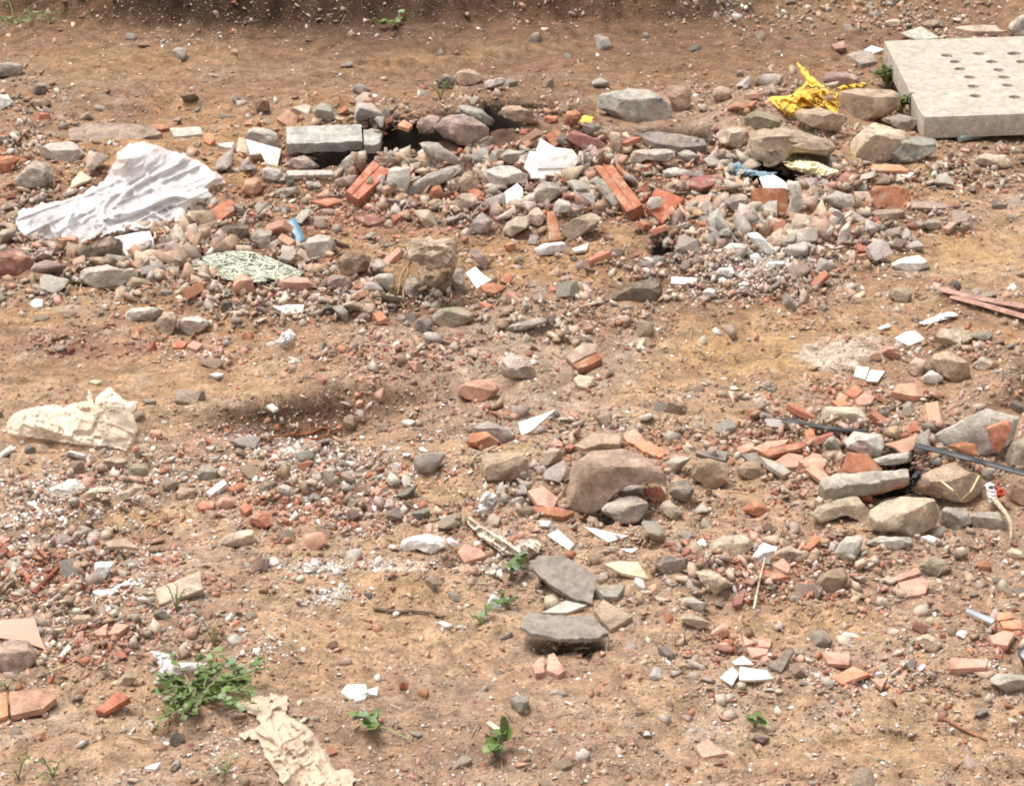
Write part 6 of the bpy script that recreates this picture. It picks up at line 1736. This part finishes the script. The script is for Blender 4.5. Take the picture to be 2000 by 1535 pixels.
scatter(80, 'plaster', lambda u, v: .06 + .94 * zone(u, v, WHITEZ), (.036, .3, .02, .07), 'white plaster bits strewn over the dirt', ['piece'])

# ---------------------------------------------------------------- what nobody could count: gravel, brick crumbs, plaster crumbs, straw
def crumbs(name, n, pick, sizes, sub, pal, seed=1, pile=0.0, sunk=.1, dusty=.3, heap_gain=.5):
    rs = np.random.default_rng(seed)
    tp = []
    while len(tp) < 14:
        bm = hull(rs, sub, (1, rs.uniform(.55, .95), rs.uniform(.14, .6)), rs.uniform(.3, .8))
        W, Fh = bm_arrays(bm)
        bm.free()
        tp.append((W / np.ptp(W[:, 0]), np.array(Fh)))
    U, Vv, got = [], [], 0
    while got < n:
        u, v = rs.uniform(-40, 2040, 20000), rs.uniform(-30, 1580, 20000)
        ok = rs.random(20000) < pick(u, v)
        U.append(u[ok]); Vv.append(v[ok]); got += int(ok.sum())
    u, v = np.concatenate(U)[:n], np.concatenate(Vv)[:n]
    k = ~taken(u, v, 1)
    G = hit(u, v, 0, GZ)
    k &= (pits(G[:, 0], G[:, 1]) > -.05) & ~np.array([in_pit(a_, b_) for a_, b_ in zip(u, v)])
    u, v = u[k], v[k]
    P = hit(u, v, 0, GZ)
    n = len(u)
    size = np.clip(rs.lognormal(math.log(sizes[0]), sizes[1], n), sizes[2], sizes[3])
    q = rs.normal(size=(n, 4)); q[:, 1:3] *= .45; q /= np.linalg.norm(q, axis=1, keepdims=True)
    w, x, y, z = q.T
    R = np.stack([1 - 2 * (y * y + z * z), 2 * (x * y - w * z), 2 * (x * z + w * y), 2 * (x * y + w * z), 1 - 2 * (x * x + z * z), 2 * (y * z - w * x), 2 * (x * z - w * y), 2 * (y * z + w * x), 1 - 2 * (x * x + y * y)], -1).reshape(n, 3, 3)
    which = rs.integers(0, len(tp), n)
    heapy = 1 + heap_gain * sstep(.3, .8, zone(u, v, DENSE[:3]))
    size = size * heapy
    base = P.copy()
    base[:, 2] = ground(P[:, 0], P[:, 1], GZ) + size * sunk + rs.random(n) * pile * density(u, v)
    pc = np.array([PAL[c] for c, _ in pal]); pw = np.array([b for _, b in pal]); pw /= pw.sum()
    C = pc[rs.choice(len(pal), n, p=pw)] * rs.uniform(.72, 1.22, (n, 1)) * rs.uniform(.95, 1.05, (n, 3))
    dz = np.clip(dusty * rs.uniform(.3, 1.7, (n, 1)), 0, .9)
    C = C * (1 - dz) + np.array((.42, .30, .21)) * dz
    Vs, FF, Cs, at = [], [], [], 0
    for k, (T, Fh) in enumerate(tp):
        s_ = np.nonzero(which == k)[0]
        W = np.einsum('nij,kj->nki', R[s_], T) * size[s_, None, None] + base[s_, None]
        Vs.append(W.reshape(-1, 3))
        FF.append((Fh[None] + (np.arange(len(s_)) * len(T))[:, None, None]).reshape(-1, 3) + at)
        Cs.append(np.repeat(C[s_], len(T), 0))
        at += len(s_) * len(T)
    W, FF, C = np.concatenate(Vs), np.concatenate(FF), np.concatenate(Cs)
    me = bpy.data.meshes.new(name)
    me.vertices.add(len(W))
    me.vertices.foreach_set('co', W.astype(np.float32).ravel())
    me.loops.add(FF.size)
    me.loops.foreach_set('vertex_index', FF.astype(np.int32).ravel())
    me.polygons.add(len(FF))
    me.polygons.foreach_set('loop_start', (np.arange(len(FF)) * 3).astype(np.int32))
    me.update(calc_edges=True)
    col_attr(me, C)
    me.materials.append(M['gravel'])
    o = bpy.data.objects.new(name, me)
    o['kind'] = 'stuff'
    COL.objects.link(o)
    return o

ST = [('grey', .22), ('pale', .2), ('tan', .18), ('buff', .16), ('brown', .10), ('clay', .18), ('mauve', .14), ('slate', .03), ('pink', .08)]
BR = [('red', .26), ('rust', .28), ('salmon', .12), ('pink', .22), ('maroon', .34)]
WH = [('white', .3), ('chalk', .4), ('pale', .2), ('pink', .12)]
crumbs('rubble', 15000, lambda u, v: .006 + .9 * density(u, v) ** 2.2 * np.where(v < 640, 1, .32) * (1 - .7 * zone(u, v, REDZ)) * (1 - .7 * zone(u, v, WHITEZ)) * (1 - .62 * zone(u, v, HEAP[:4])), (.027, .48, .012, .066), 9, ST, seed=3, pile=.03, sunk=-.04, dusty=.3, heap_gain=.9)
crumbs('gravel', 52000, lambda u, v: (.10 * (1 - .8 * zone(u, v, BARE)) + .85 * density(u, v)) * np.where(v < 150, .5, 1), (.0095, .5, .004, .024), 8, ST + [('clay', .5)], seed=4, sunk=.02, dusty=.3)
crumbs('grit', 120000, lambda u, v: .30 * (1 - .6 * zone(u, v, BARE)) * np.where(v < 130, .5, 1) + .7 * density(u, v), (.0052, .4, .0025, .011), 6, [('clay', .3), ('pink', .34), ('tan', .4), ('buff', .34), ('red', .13), ('maroon', .08), ('chalk', .26), ('grey', .15), ('brown', .12)], seed=9, sunk=.05, dusty=.25, heap_gain=.2)
crumbs('brick_crumbs', 24000, lambda u, v: density(u, v) * (.10 + .9 * np.maximum(zone(u, v, REDZ), .65 * zone(u, v, HEAP[:6]))), (.015, .52, .005, .042), 9, BR, seed=5)
crumbs('plaster_crumbs', 22000, lambda u, v: (.022 + .95 * zone(u, v, WHITEZ)) * (.3 + .7 * density(u, v)), (.0075, .6, .003, .034), 10, WH, seed=6, dusty=.15)

def straw():
    rs = np.random.default_rng(8)
    V, F, C = [], [], []
    u, v = rs.uniform(0, 2000, 900), rs.uniform(30, 1535, 900)
    k = ~taken(u, v, 2)
    P = hit(u[k], v[k])
    for p in P:
        a, L = rs.uniform(0, 6.28), rs.uniform(.015, .07)
        d = np.array([math.cos(a), math.sin(a), 0]) * L
        e, m = p + d, p + d * .5
        e[2] = ground(e[0], e[1]) + rs.uniform(.002, .012)
        m[2] = max((p[2] + e[2]) / 2, ground(m[0], m[1])) + .004
        VV, FF = tube_geo([p + [0, 0, .003], m, e], rs.uniform(.0009, .0018), 4)
        F += [[i + len(V) for i in f] for f in FF]
        V += list(VV)
        C += [np.array([(.55, .42, .26), (.34, .2, .11), (.22, .13, .08), (.6, .5, .36)][int(rs.integers(4))])] * len(VV)
    o = mesh_obj('straw', V, F, 'gravel')
    col_attr(o.data, np.array(C))
    o['kind'] = 'stuff'
straw()
